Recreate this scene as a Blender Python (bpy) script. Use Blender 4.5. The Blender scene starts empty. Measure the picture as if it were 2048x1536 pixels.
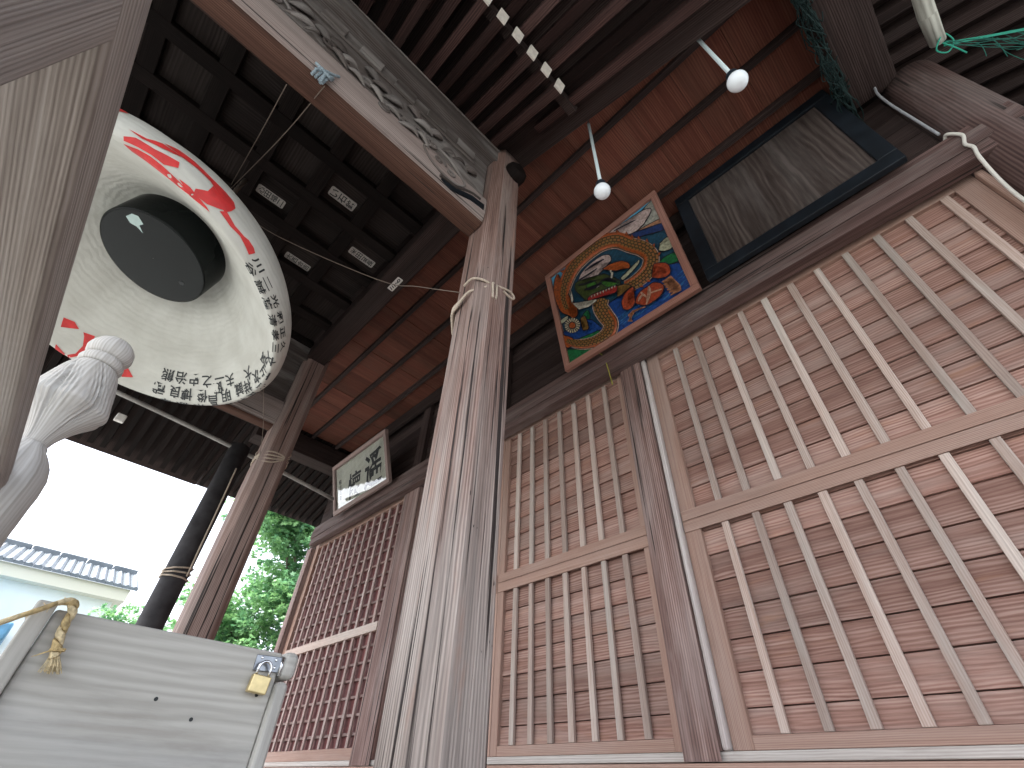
import bpy, bmesh, math, random
from mathutils import Vector, Matrix, noise
random.seed(7)
SC = bpy.context.scene
COL = SC.collection
rad = math.radians

# ---------------------------------------------------------------- camera, sky, sun, exposure
cam_d = bpy.data.cameras.new('camera')
cam = bpy.data.objects.new('camera', cam_d)
COL.objects.link(cam)
RX = Vector((0.69976552, 0.71354145, 0.03445012))      # image right, in the world
RD = Vector((-0.45808275, 0.48519861, -0.74481038))    # image down
RF = Vector((-0.54816824, 0.50541162, 0.66638629))     # forward
cam.matrix_world = Matrix(((RX.x, -RD.x, -RF.x, 0), (RX.y, -RD.y, -RF.y, 0), (RX.z, -RD.z, -RF.z, 0), (0, 0, 0, 1)))
cam_d.sensor_width = 36.0
cam_d.lens = 925.5163 / 2048 * 36.0
cam_d.clip_start = 0.02
cam_d.clip_end = 2000
SC.camera = cam

SUN_EL, SUN_AZ = 58.0, 200.0        # azimuth of the sun, clockwise from +Y
w = bpy.data.worlds.new('World')
SC.world = w
w.use_nodes = True
nt = w.node_tree
sky = nt.nodes.new('ShaderNodeTexSky')
sky.sky_type = 'NISHITA'
sky.sun_disc = False
sky.sun_elevation = rad(SUN_EL)
sky.sun_rotation = rad(SUN_AZ)
sky.dust_density = 4.0
sky.air_density = 0.8
sky.ozone_density = 1.0
bg = nt.nodes['Background']
bg.inputs['Strength'].default_value = 0.15
hsv = nt.nodes.new('ShaderNodeHueSaturation')      # thin cloud: the blue is washed out
hsv.inputs['Saturation'].default_value = 0.4
nt.links.new(sky.outputs[0], hsv.inputs['Color'])
nt.links.new(hsv.outputs[0], bg.inputs['Color'])
sun_d = bpy.data.lights.new('sun', 'SUN')
sun_d.energy = 1.5
sun_d.angle = rad(14)
sun_d.color = (1, 0.98, 0.95)
sun = bpy.data.objects.new('sun', sun_d)
COL.objects.link(sun)
sd = Vector((math.sin(rad(SUN_AZ)) * math.cos(rad(SUN_EL)), math.cos(rad(SUN_AZ)) * math.cos(rad(SUN_EL)), math.sin(rad(SUN_EL))))
sun.rotation_euler = sd.to_track_quat('Z', 'Y').to_euler()
vs = SC.view_settings
vs.view_transform = 'Standard'
vs.look = 'None'
vs.gamma = 1.0
vs.use_curve_mapping = False
vs.exposure = 2.45

# ---------------------------------------------------------------- materials
def new_mat(name):
    m = bpy.data.materials.new(name)
    m.use_nodes = True
    return m, m.node_tree, m.node_tree.nodes['Principled BSDF']

def plain(name, col, rough=0.6, metal=0.0, spec=0.5, noise_amt=0.0, nscale=20.0, bump=0.0, emit=None):
    m, t, b = new_mat(name)
    b.inputs['Base Color'].default_value = (*col, 1)
    b.inputs['Roughness'].default_value = rough
    b.inputs['Metallic'].default_value = metal
    b.inputs['Specular IOR Level'].default_value = spec
    if noise_amt or bump:
        tc = t.nodes.new('ShaderNodeTexCoord')
        n = t.nodes.new('ShaderNodeTexNoise')
        n.inputs['Scale'].default_value = nscale
        n.inputs['Detail'].default_value = 5
        t.links.new(tc.outputs['Object'], n.inputs['Vector'])
        if noise_amt:
            r = t.nodes.new('ShaderNodeMapRange')
            r.inputs['From Min'].default_value = 0.3
            r.inputs['From Max'].default_value = 0.7
            r.inputs['To Min'].default_value = 1 - noise_amt
            r.inputs['To Max'].default_value = 1 + noise_amt * 0.5
            t.links.new(n.outputs['Fac'], r.inputs['Value'])
            x = t.nodes.new('ShaderNodeMix')
            x.data_type = 'RGBA'
            x.blend_type = 'MULTIPLY'
            x.inputs[0].default_value = 1
            x.inputs[6].default_value = (*col, 1)
            t.links.new(r.outputs[0], x.inputs[7])
            t.links.new(x.outputs[2], b.inputs['Base Color'])
        if bump:
            bp = t.nodes.new('ShaderNodeBump')
            bp.inputs['Strength'].default_value = bump
            bp.inputs['Distance'].default_value = 0.01
            t.links.new(n.outputs['Fac'], bp.inputs['Height'])
            t.links.new(bp.outputs[0], b.inputs['Normal'])
    return m

def wood(name, dark, mid, light, grey=(0.42, 0.40, 0.38), grey_amt=0.3, rings=14.0, warp=4.0, fibre=160.0,
         crack=0.0, bump=0.35, rough=0.75, tint=0.25, orange=None, spec=0.35, stain=0.35, holes=False, pale_foot=False):
    """weathered timber; u of the UV runs along the grain in metres, v across it"""
    m, t, b = new_mat(name)
    N, Lk = t.nodes, t.links
    uv = N.new('ShaderNodeUVMap')
    uv.uv_map = 'UVMap'
    def mapping(sx, sy):
        mp = N.new('ShaderNodeMapping')
        mp.inputs['Scale'].default_value = (sx, sy, 1)
        Lk.new(uv.outputs[0], mp.inputs['Vector'])
        return mp.outputs[0]
    def noise_tex(vec, scale, detail=4, dist=0.0, rough_=0.55):
        n = N.new('ShaderNodeTexNoise')
        n.inputs['Scale'].default_value = scale
        n.inputs['Detail'].default_value = detail
        n.inputs['Roughness'].default_value = rough_
        n.inputs['Distortion'].default_value = dist
        Lk.new(vec, n.inputs['Vector'])
        return n.outputs['Fac']
    def rng(v, a, c, d, e, smooth=False):
        r = N.new('ShaderNodeMapRange')
        r.inputs['From Min'].default_value = a
        r.inputs['From Max'].default_value = c
        r.inputs['To Min'].default_value = d
        r.inputs['To Max'].default_value = e
        if smooth:
            r.interpolation_type = 'SMOOTHSTEP'
        Lk.new(v, r.inputs['Value'])
        return r.outputs[0]
    def math_(op, a, b_):
        n = N.new('ShaderNodeMath')
        n.operation = op
        for i, v in enumerate((a, b_)):
            if isinstance(v, (int, float)):
                n.inputs[i].default_value = v
            else:
                Lk.new(v, n.inputs[i])
        return n.outputs[0]
    def mix(fac, a, b_, mode='MIX'):
        n = N.new('ShaderNodeMix')
        n.data_type = 'RGBA'
        n.blend_type = mode
        for i, v in ((0, fac), (6, a), (7, b_)):
            if isinstance(v, (int, float)):
                n.inputs[i].default_value = v
            elif isinstance(v, tuple):
                n.inputs[i].default_value = (*v, 1)
            else:
                Lk.new(v, n.inputs[i])
        return n.outputs[2]
    wv = N.new('ShaderNodeTexWave')
    wv.wave_type = 'BANDS'
    wv.bands_direction = 'Y'
    wv.inputs['Scale'].default_value = rings * 3.0
    wv.inputs['Distortion'].default_value = warp * 1.6
    wv.inputs['Detail'].default_value = 3
    wv.inputs['Detail Scale'].default_value = 0.5
    wv.inputs['Detail Roughness'].default_value = 0.6
    Lk.new(mapping(0.16, 1.0), wv.inputs['Vector'])
    fib = noise_tex(mapping(1.6, fibre * 0.8), 1.0, 8, 0.15, 0.70)
    fine = noise_tex(mapping(11.0, fibre * 7), 1.0, 3)
    blot = noise_tex(mapping(1.1, 6.0), 1.0, 6, 0.4, 0.62)
    blot2 = noise_tex(mapping(2.0, 11.0), 1.3, 6, 0.2, 0.65)
    band = noise_tex(mapping(0.7, 16.0), 1.0, 3, 0.2)
    ring_amt = math_('MULTIPLY', wv.outputs['Fac'], rng(band, 0.35, 0.65, 0.04, 0.30))
    g = math_('ADD', ring_amt, math_('ADD', math_('MULTIPLY', fib, 0.62), math_('MULTIPLY', fine, 0.22)))
    ramp = N.new('ShaderNodeValToRGB')
    ramp.color_ramp.elements[0].position = 0.37
    ramp.color_ramp.elements[0].color = (*dark, 1)
    ramp.color_ramp.elements[1].position = 0.69
    ramp.color_ramp.elements[1].color = (*light, 1)
    e = ramp.color_ramp.elements.new(0.52)
    e.color = (*mid, 1)
    Lk.new(g, ramp.inputs[0])
    c = ramp.outputs[0]
    c = mix(rng(blot, 0.42, 0.68, 0, grey_amt, True), c, mix(1.0, grey, rng(fib, 0.25, 0.75, 0.62, 1.25), 'MULTIPLY'))
    if pale_foot:  # greyer and paler towards the foot, with a ragged noise edge
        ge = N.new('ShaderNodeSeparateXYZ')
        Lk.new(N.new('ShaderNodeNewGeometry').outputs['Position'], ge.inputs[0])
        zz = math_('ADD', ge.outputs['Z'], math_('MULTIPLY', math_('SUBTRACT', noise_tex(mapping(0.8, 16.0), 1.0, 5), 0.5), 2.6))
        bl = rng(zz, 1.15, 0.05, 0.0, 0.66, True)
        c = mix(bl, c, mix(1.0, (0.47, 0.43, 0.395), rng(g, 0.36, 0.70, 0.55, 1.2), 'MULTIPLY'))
    if orange:
        c = mix(rng(blot2, 0.56, 0.72, 0, 0.55, True), c, orange)
    c = mix(rng(blot2, 0.30, 0.48, stain, 0, True), c, mix(1.0, c, (0.5, 0.46, 0.44), 'MULTIPLY'))
    at = N.new('ShaderNodeAttribute')
    at.attribute_name = 'tint'
    c = mix(1.0, c, rng(at.outputs['Fac'], 0, 1, 1 - tint, 1 + tint), 'MULTIPLY')
    hgt = g
    if crack:
        ck = noise_tex(mapping(0.6, 42.0), 1.0, 5, 0.35, 0.55)
        k = rng(ck, 0.385 - 0.05 * (1 - crack), 0.42 - 0.05 * (1 - crack), 1, 0, True)
        c = mix(k, c, (0.03, 0.022, 0.02))
        hgt = math_('SUBTRACT', g, math_('MULTIPLY', k, 1.6))
    if holes:
        hn = noise_tex(mapping(26.0, 75.0), 1.0, 2)
        hz = noise_tex(mapping(1.6, 7.0), 1.0, 2)
        hk = math_('MULTIPLY', rng(hn, 0.70, 0.735, 0, 1, True), rng(hz, 0.50, 0.58, 0, 1, True))
        c = mix(hk, c, (0.02, 0.015, 0.013))
        hgt = math_('SUBTRACT', hgt, math_('MULTIPLY', hk, 1.2))
    Lk.new(c, b.inputs['Base Color'])
    b.inputs['Roughness'].default_value = rough
    b.inputs['Specular IOR Level'].default_value = spec
    bp = N.new('ShaderNodeBump')
    bp.inputs['Strength'].default_value = bump
    bp.inputs['Distance'].default_value = 0.0028
    Lk.new(hgt, bp.inputs['Height'])
    Lk.new(bp.outputs[0], b.inputs['Normal'])
    return m

M = {}
M['board'] = wood('door_board_wood', (0.1961, 0.0978, 0.0751), (0.3021, 0.1716, 0.1367), (0.4134, 0.2713, 0.2263), grey=(0.3816, 0.2850, 0.2475), grey_amt=0.6, rings=9, warp=7, fibre=90, orange=(0.36, 0.19, 0.12), tint=0.22)
M['bar'] = wood('door_bar_wood', (0.3201, 0.2325, 0.1913), (0.4268, 0.3301, 0.2848), (0.5141, 0.4232, 0.3738), grey=(0.4850, 0.4417, 0.4005), grey_amt=0.75, rings=16, warp=5, fibre=120, tint=0.22, stain=0.2)
M['rail_wood'] = wood('door_rail_wood', (0.2800, 0.1692, 0.1305), (0.3700, 0.2350, 0.1845), (0.4400, 0.3055, 0.2520), grey_amt=0.2, rings=20, warp=2, fibre=160, tint=0.12, stain=0.2)
M['lattice'] = wood('lattice_wood', (0.25, 0.16, 0.14), (0.37, 0.27, 0.245), (0.48, 0.39, 0.365), grey_amt=0.35, rings=20, warp=2, tint=0.15, stain=0.2)
M['lattice_dim'] = wood('lattice_cross_wood', (0.15, 0.085, 0.075), (0.23, 0.145, 0.13), (0.32, 0.22, 0.20), grey_amt=0.2, rings=20, warp=2, tint=0.2, stain=0.2)
M['maroon'] = wood('lattice_back_wood', (0.10, 0.030, 0.030), (0.17, 0.055, 0.052), (0.24, 0.09, 0.085), grey_amt=0.1, tint=0.1)
M['post'] = wood('wall_post_wood', (0.1000, 0.0558, 0.0468), (0.2200, 0.1348, 0.1170), (0.3800, 0.2697, 0.2430), grey=(0.4200, 0.3534, 0.3330), grey_amt=0.45, rings=11, warp=3, fibre=110, crack=0.55, bump=0.5)
M['pillar'] = wood('pillar_wood', (0.115, 0.066, 0.053), (0.215, 0.135, 0.112), (0.33, 0.235, 0.205), grey=(0.33, 0.285, 0.26), grey_amt=0.55, rings=13, warp=3, fibre=120, crack=0.7, bump=0.8, tint=0.1, orange=(0.33, 0.19, 0.14), stain=0.45, holes=True, pale_foot=True)
M['pillar_dim'] = wood('far_pillar_wood', (0.14, 0.09, 0.075), (0.26, 0.175, 0.15), (0.36, 0.27, 0.24), grey_amt=0.3, rings=14, warp=2, crack=0.6, bump=0.6)
M['moulding'] = wood('weathered_moulding_wood', (0.40, 0.34, 0.32), (0.56, 0.51, 0.49), (0.66, 0.62, 0.60), grey_amt=0.4, tint=0.1, crack=0.2)
M['sill'] = wood('sill_wood', (0.42, 0.37, 0.34), (0.55, 0.51, 0.47), (0.64, 0.61, 0.58), grey_amt=0.4, tint=0.1)
M['head'] = wood('head_beam_wood', (0.0506, 0.0275, 0.0244), (0.1012, 0.0585, 0.0521), (0.1702, 0.1075, 0.0966), grey_amt=0.2, rings=14, warp=2, fibre=130, crack=0.4, bump=0.5)
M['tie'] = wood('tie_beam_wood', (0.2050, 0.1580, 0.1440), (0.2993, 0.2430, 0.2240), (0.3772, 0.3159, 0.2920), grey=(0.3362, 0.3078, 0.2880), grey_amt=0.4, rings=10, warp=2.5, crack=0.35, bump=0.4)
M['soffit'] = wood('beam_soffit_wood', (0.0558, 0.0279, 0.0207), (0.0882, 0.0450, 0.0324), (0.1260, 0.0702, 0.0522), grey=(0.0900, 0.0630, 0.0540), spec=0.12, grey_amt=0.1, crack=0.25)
M['carve'] = wood('carving_wood', (0.0558, 0.0434, 0.0391), (0.0992, 0.0818, 0.0744), (0.1426, 0.1209, 0.1116), grey_amt=0.5, rings=12, bump=0.4)
M['dark'] = wood('dark_roof_wood', (0.0221, 0.0145, 0.0136), (0.0425, 0.0289, 0.0263), (0.0723, 0.0510, 0.0467), grey=(0.0510, 0.0425, 0.0399), grey_amt=0.3, rings=12, bump=0.4, spec=0.10)
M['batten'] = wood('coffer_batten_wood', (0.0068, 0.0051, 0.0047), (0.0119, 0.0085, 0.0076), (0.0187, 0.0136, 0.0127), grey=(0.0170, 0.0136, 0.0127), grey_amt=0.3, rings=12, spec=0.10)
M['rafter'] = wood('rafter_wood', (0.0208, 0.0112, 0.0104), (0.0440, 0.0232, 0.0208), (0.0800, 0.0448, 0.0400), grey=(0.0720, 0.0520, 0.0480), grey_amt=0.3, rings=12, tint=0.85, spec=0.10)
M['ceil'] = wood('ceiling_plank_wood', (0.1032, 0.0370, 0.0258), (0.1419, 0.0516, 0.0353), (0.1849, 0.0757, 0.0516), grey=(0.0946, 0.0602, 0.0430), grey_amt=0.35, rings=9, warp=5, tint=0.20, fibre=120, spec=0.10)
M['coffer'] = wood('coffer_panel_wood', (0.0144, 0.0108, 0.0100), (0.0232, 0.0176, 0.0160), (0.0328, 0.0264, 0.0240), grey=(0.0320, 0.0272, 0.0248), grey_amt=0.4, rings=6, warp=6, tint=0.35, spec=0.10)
M['box'] = wood('box_board_wood', (0.3864, 0.3751, 0.3452), (0.4416, 0.4300, 0.3982), (0.4968, 0.4895, 0.4558), grey=(0.4324, 0.4346, 0.4292), grey_amt=0.6, rings=7, warp=7, fibre=45, tint=0.06, bump=0.18, stain=0.3)
M['railgrey'] = wood('weathered_rail_wood', (0.1932, 0.1564, 0.1334), (0.3128, 0.2668, 0.2346), (0.3956, 0.3496, 0.3128), grey=(0.3864, 0.3634, 0.3496), grey_amt=0.6, rings=30, warp=1.5, fibre=130, bump=0.6)
M['finial'] = wood('finial_wood', (0.3948, 0.3720, 0.3386), (0.5358, 0.5208, 0.4941), (0.6298, 0.6231, 0.5993), grey=(0.5828, 0.5859, 0.5765), grey_amt=0.5, rings=10, warp=2, fibre=90, bump=0.18, tint=0.05, stain=0.2)
M['signboard'] = wood('old_sign_wood', (0.0480, 0.0360, 0.0320), (0.0800, 0.0616, 0.0544), (0.1240, 0.1000, 0.0904), grey=(0.1520, 0.1360, 0.1280), grey_amt=0.5, rings=4, warp=10, fibre=40, stain=0.5, spec=0.10)
M['frame_red'] = wood('picture_frame_wood', (0.20, 0.085, 0.062), (0.29, 0.135, 0.10), (0.36, 0.185, 0.14), grey_amt=0.05, tint=0.08, stain=0.15)
M['frame_brown'] = wood('plaque_frame_wood', (0.15, 0.10, 0.09), (0.23, 0.16, 0.14), (0.31, 0.23, 0.21), grey_amt=0.2, tint=0.08)
M['pale_board'] = wood('pale_plaque_wood', (0.50, 0.50, 0.42), (0.60, 0.61, 0.52), (0.67, 0.68, 0.60), grey=(0.6, 0.62, 0.55), grey_amt=0.2, rings=16, warp=1, tint=0.05, stain=0.1)
M['pole'] = wood('lichen_pole_wood', (0.20, 0.20, 0.17), (0.40, 0.40, 0.35), (0.55, 0.56, 0.50), grey=(0.55, 0.57, 0.52), grey_amt=0.8, rings=3, warp=9, fibre=20, stain=0.7)
M['grey_pole'] = plain('grey_pole', (0.33, 0.32, 0.30), 0.6, noise_amt=0.3, nscale=9)
M['black_frame'] = plain('black_lacquer_frame', (0.008, 0.012, 0.017), 0.5, spec=0.3, noise_amt=0.4, nscale=14)
M['black_lacquer'] = plain('black_lacquer', (0.005, 0.007, 0.007), 0.13, spec=0.16, noise_amt=0.3, nscale=8)
M['dark_post'] = plain('dark_post_wood', (0.06, 0.058, 0.062), 0.85, spec=0.2, noise_amt=0.4, nscale=11, bump=0.3)
M['ink'] = plain('black_ink', (0.018, 0.022, 0.024), 0.6)
M['red_paint'] = plain('red_paint', (0.62, 0.035, 0.035), 0.6, noise_amt=0.22, nscale=30)
M['rope'] = plain('pale_cord', (0.55, 0.46, 0.37), 0.9, noise_amt=0.4, nscale=260, bump=0.6)
M['string'] = plain('thin_string', (0.16, 0.125, 0.10), 0.9)
M['blue_rope'] = plain('blue_grey_cord', (0.30, 0.38, 0.43), 0.85, noise_amt=0.6, nscale=300, bump=0.6)
M['straw'] = plain('straw', (0.58, 0.44, 0.22), 0.85, noise_amt=0.5, nscale=120, bump=0.6)
M['straw_pale'] = plain('pale_straw', (0.70, 0.58, 0.36), 0.85, noise_amt=0.4, nscale=150, bump=0.5)
M['green_rope'] = plain('green_rope', (0.03, 0.36, 0.25), 0.7)
M['net'] = plain('dark_green_net', (0.005, 0.024, 0.023), 0.8)
M['cable_grey'] = plain('grey_cable', (0.34, 0.35, 0.37), 0.5)
M['cable_white'] = plain('white_cable', (0.68, 0.66, 0.60), 0.5)
M['cable_black'] = plain('black_cable', (0.02, 0.02, 0.02), 0.5)
M['bulb'] = plain('frosted_bulb', (0.82, 0.88, 0.92), 0.25)
M['socket'] = plain('black_socket', (0.012, 0.02, 0.03), 0.4)
M['tube'] = plain('pale_tube', (0.60, 0.70, 0.72), 0.35)
M['brass'] = plain('brass', (0.70, 0.57, 0.30), 0.38, metal=0.75, noise_amt=0.15, nscale=90)
M['steel'] = plain('polished_steel', (0.75, 0.77, 0.80), 0.18, metal=1.0)
M['hasp'] = plain('dull_steel', (0.27, 0.285, 0.31), 0.32, metal=1.0, noise_amt=0.25, nscale=80)
M['white'] = plain('white_paint', (0.75, 0.74, 0.70), 0.7, noise_amt=0.12, nscale=30)
M['tip'] = plain('white_rafter_end', (0.78, 0.74, 0.66), 0.7, noise_amt=0.15, nscale=60)
M['sticker'] = plain('sticker_paper', (0.42, 0.40, 0.37), 0.8, noise_amt=0.25, nscale=70)
M['sticker_white'] = plain('white_sticker_paper', (0.62, 0.60, 0.57), 0.8, noise_amt=0.15, nscale=70)
M['cotton'] = plain('cobweb', (0.6, 0.58, 0.55), 0.9)

def paper():
    m, t, b = new_mat('lantern_paper')
    N, Lk = t.nodes, t.links
    uv = N.new('ShaderNodeUVMap')
    uv.uv_map = 'UVMap'
    wv = N.new('ShaderNodeTexWave')
    wv.bands_direction = 'Y'
    wv.inputs['Scale'].default_value = 11.0
    wv.inputs['Distortion'].default_value = 5.0
    wv.inputs['Detail'].default_value = 3
    wv.inputs['Detail Scale'].default_value = 1.6
    mp = N.new('ShaderNodeMapping')
    mp.inputs['Scale'].default_value = (0.7, 1, 1)
    Lk.new(uv.outputs[0], mp.inputs[0])
    Lk.new(mp.outputs[0], wv.inputs['Vector'])
    ns = N.new('ShaderNodeTexNoise')
    ns.inputs['Scale'].default_value = 7
    ns.inputs['Detail'].default_value = 6
    Lk.new(uv.outputs[0], ns.inputs['Vector'])
    rp = N.new('ShaderNodeValToRGB')
    rp.color_ramp.elements[0].position = 0.3
    rp.color_ramp.elements[0].color = (0.50, 0.50, 0.455, 1)
    rp.color_ramp.elements[1].position = 0.7
    rp.color_ramp.elements[1].color = (0.61, 0.615, 0.57, 1)
    Lk.new(ns.outputs['Fac'], rp.inputs[0])
    Lk.new(rp.outputs[0], b.inputs['Base Color'])
    b.inputs['Roughness'].default_value = 0.75
    ad = N.new('ShaderNodeMath')
    ad.operation = 'MULTIPLY_ADD'
    ad.inputs[1].default_value = 0.55
    Lk.new(ns.outputs['Fac'], ad.inputs[0])
    Lk.new(wv.outputs['Fac'], ad.inputs[2])
    bp = N.new('ShaderNodeBump')
    bp.inputs['Strength'].default_value = 0.11
    bp.inputs['Distance'].default_value = 0.012
    Lk.new(ad.outputs[0], bp.inputs['Height'])
    Lk.new(bp.outputs[0], b.inputs['Normal'])
    return m
M['paper'] = paper()

def glass():
    m, t, b = new_mat('plaque_glass')
    b.inputs['Base Color'].default_value = (1, 1, 1, 1)
    b.inputs['Roughness'].default_value = 0.02
    b.inputs['Transmission Weight'].default_value = 1.0
    b.inputs['IOR'].default_value = 1.5
    return m
M['glass'] = glass()

# ---------------------------------------------------------------- mesh builder
class MB:
    def __init__(s):
        s.v, s.f, s.uv, s.t, s.mi, s.sm = [], [], [], [], [], []
    def face(s, idx, uvs, tint, mi=0, smooth=False):
        s.f.append(tuple(idx)); s.uv.append(uvs); s.t.append(tint); s.mi.append(mi); s.sm.append(smooth)
    def box(s, x0, x1, y0, y1, z0, z1, grain=None, mi=0, tint=None, rot=None, origin=None):
        """axis-aligned box; rot = Matrix applied about origin"""
        d = (x1 - x0, y1 - y0, z1 - z0)
        if grain is None:
            grain = max(range(3), key=lambda i: d[i])
        tint = random.random() if tint is None else tint
        ou, ov = random.uniform(0, 40), random.uniform(0, 40)
        P = [Vector((x, y, z)) for z in (z0, z1) for y in (y0, y1) for x in (x0, x1)]
        b = len(s.v)
        for p in P:
            q = p
            if rot is not None:
                q = rot @ (p - origin) + origin
            s.v.append(tuple(q))
        for k, fc in enumerate(((0, 2, 3, 1), (4, 5, 7, 6), (0, 1, 5, 4), (2, 6, 7, 3), (0, 4, 6, 2), (1, 3, 7, 5))):
            nax = (2, 2, 1, 1, 0, 0)[k]
            ax = [i for i in range(3) if i != nax]
            if grain in ax:
                ua = grain
                va = [i for i in ax if i != grain][0]
                uvs = [(P[i][ua] + ou, P[i][va] + ov + 0.37 * k) for i in fc]
            else:
                uvs = [(P[i][ax[0]] * 0.2 + ou, P[i][ax[1]] + ov) for i in fc]
            s.face([b + i for i in fc], uvs, tint, mi)
    def prism(s, poly, axis, a, b_, mi=0, tint=None, grain=None):
        """poly: 2D points in the two other axes (in order), extruded along axis from a to b_"""
        tint = random.random() if tint is None else tint
        ou, ov = random.uniform(0, 40), random.uniform(0, 40)
        oth = [i for i in range(3) if i != axis]
        n = len(poly)
        base = len(s.v)
        for c in (a, b_):
            for p in poly:
                q = [0, 0, 0]
                q[axis] = c; q[oth[0]] = p[0]; q[oth[1]] = p[1]
                s.v.append(tuple(q))
        ar = sum(poly[i][0] * poly[(i + 1) % n][1] - poly[(i + 1) % n][0] * poly[i][1] for i in range(n))
        flip = (ar > 0) ^ (axis == 1) ^ (b_ < a)
        per = 0
        for i in range(n):
            j = (i + 1) % n
            l = math.dist(poly[i], poly[j])
            idx = [base + i, base + j, base + n + j, base + n + i]
            if grain is None or grain == axis:
                uvs = [(a + ou, per + ov), (a + ou, per + l + ov), (b_ + ou, per + l + ov), (b_ + ou, per + ov)]
            else:
                uvs = [(per + ou, a + ov), (per + l + ou, a + ov), (per + l + ou, b_ + ov), (per + ou, b_ + ov)]
            per += l
            if not flip:
                idx.reverse(); uvs.reverse()
            s.face(idx, uvs, tint, mi)
        for k in (0, 1):
            idx = [base + k * n + i for i in range(n)]
            if grain in (None, axis):
                uvs = [(p[0] * 0.2 + ou, p[1] + ov) for p in poly]
            elif grain == oth[0]:
                uvs = [(p[0] + ou, p[1] + ov) for p in poly]
            else:
                uvs = [(p[1] + ou, p[0] + ov) for p in poly]
            if (k == 0) ^ flip:
                pass
            else:
                idx.reverse(); uvs.reverse()
            s.face(idx, uvs, tint, mi)
    def tube(s, pts, r, seg=8, mi=0, caps=True, smooth=True, squash=None):
        """round tube along points; r a number or a list"""
        pts = [Vector(p) for p in pts]
        n = len(pts)
        rr = r if isinstance(r, (list, tuple)) else [r] * n
        base = len(s.v)
        up = None
        dist = 0
        L = []
        for i, p in enumerate(pts):
            d = (pts[min(i + 1, n - 1)] - pts[max(i - 1, 0)]).normalized()
            if up is None:
                up = d.orthogonal().normalized()
            else:
                up = (up - d * up.dot(d))
                if up.length < 1e-6:
                    up = d.orthogonal()
                up.normalize()
            sd_ = d.cross(up)
            if i:
                dist += (p - pts[i - 1]).length
            L.append(dist)
            for k in range(seg):
                a = 2 * math.pi * k / seg
                o = (up * math.cos(a) + sd_ * math.sin(a)) * rr[i]
                if squash is not None:
                    o = Vector((o[0] * squash[0], o[1] * squash[1], o[2] * squash[2]))
                s.v.append(tuple(p + o))
        t = random.random()
        ou = random.uniform(0, 40)
        for i in range(n - 1):
            for k in range(seg):
                k2 = (k + 1) % seg
                va, vb = k / seg * 6.28 * rr[i], (k + 1) / seg * 6.28 * rr[i]
                s.face([base + i * seg + k, base + i * seg + k2, base + (i + 1) * seg + k2, base + (i + 1) * seg + k],
                       [(L[i] + ou, va), (L[i] + ou, vb), (L[i + 1] + ou, vb), (L[i + 1] + ou, va)], t, mi, smooth)
        if caps:
            s.face([base + k for k in reversed(range(seg))], [(ou, 0.01 * k) for k in range(seg)], t, mi)
            s.face([base + (n - 1) * seg + k for k in range(seg)], [(ou, 0.01 * k) for k in range(seg)], t, mi)
    def lathe(s, prof, center, seg=32, mi=0, smooth=True, fn=None):
        """prof: (r, z) from bottom to top round a vertical axis; fn(angle, r, z) -> r"""
        base = len(s.v)
        n = len(prof)
        t = random.random()
        L = 0
        Ls = []
        for i, (r, z) in enumerate(prof):
            if i:
                L += math.dist(prof[i], prof[i - 1])
            Ls.append(L)
            for k in range(seg):
                a = 2 * math.pi * k / seg
                q = fn(a, r, z) if fn else r
                s.v.append((center[0] + q * math.cos(a), center[1] + q * math.sin(a), center[2] + z))
        for i in range(n - 1):
            for k in range(seg):
                k2 = (k + 1) % seg
                R = 0.07
                va, vb = k / seg * 6.28 * R, (k + 1) / seg * 6.28 * R
                s.face([base + i * seg + k, base + i * seg + k2, base + (i + 1) * seg + k2, base + (i + 1) * seg + k],
                       [(Ls[i], va), (Ls[i], vb), (Ls[i + 1], vb), (Ls[i + 1], va)], t, mi, smooth)
        s.face([base + k for k in reversed(range(seg))], [(0.01 * k, 0) for k in range(seg)], t, mi)
        s.face([base + (n - 1) * seg + k for k in range(seg)], [(0.01 * k, 0) for k in range(seg)], t, mi)
    def poly(s, pts, mi=0, tint=0.5, two=False):
        b = len(s.v)
        s.v += [tuple(p) for p in pts]
        n = len(pts)
        s.face(list(range(b, b + n)), [(p[0], p[2]) for p in pts], tint, mi)

def build(name, mb, mats, parent=None, bevel=0.0, seg=2):
    me = bpy.data.meshes.new(name)
    me.from_pydata(mb.v, [], mb.f)
    uvl = me.uv_layers.new(name='UVMap')
    flat = [c for u in mb.uv for p in u for c in p]
    uvl.data.foreach_set('uv', flat)
    at = me.attributes.new('tint', 'FLOAT', 'FACE')
    at.data.foreach_set('value', mb.t)
    me.polygons.foreach_set('material_index', mb.mi)
    me.polygons.foreach_set('use_smooth', mb.sm)
    for mm in (mats if isinstance(mats, (list, tuple)) else [mats]):
        me.materials.append(M[mm] if isinstance(mm, str) else mm)
    me.update()
    o = bpy.data.objects.new(name, me)
    COL.objects.link(o)
    if parent is not None:
        adopt(o, parent)
    if bevel:
        bv = o.modifiers.new('bevel', 'BEVEL')
        bv.width = bevel
        bv.segments = seg
        bv.limit_method = 'ANGLE'
        bv.angle_limit = rad(40)
        bv.harden_normals = False
    return o

def world_loc(o):
    l = Vector(o.location)
    while o.parent:
        o = o.parent
        l = l + Vector(o.location)
    return l

def adopt(o, parent):
    o.parent = parent
    o.location = -world_loc(parent) + Vector((0, 0, 0))

def tag(o, label=None, cat=None, group=None, kind=None):
    for k, v in (('label', label), ('category', cat), ('group', group), ('kind', kind)):
        if v:
            o[k] = v
    return o

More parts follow.
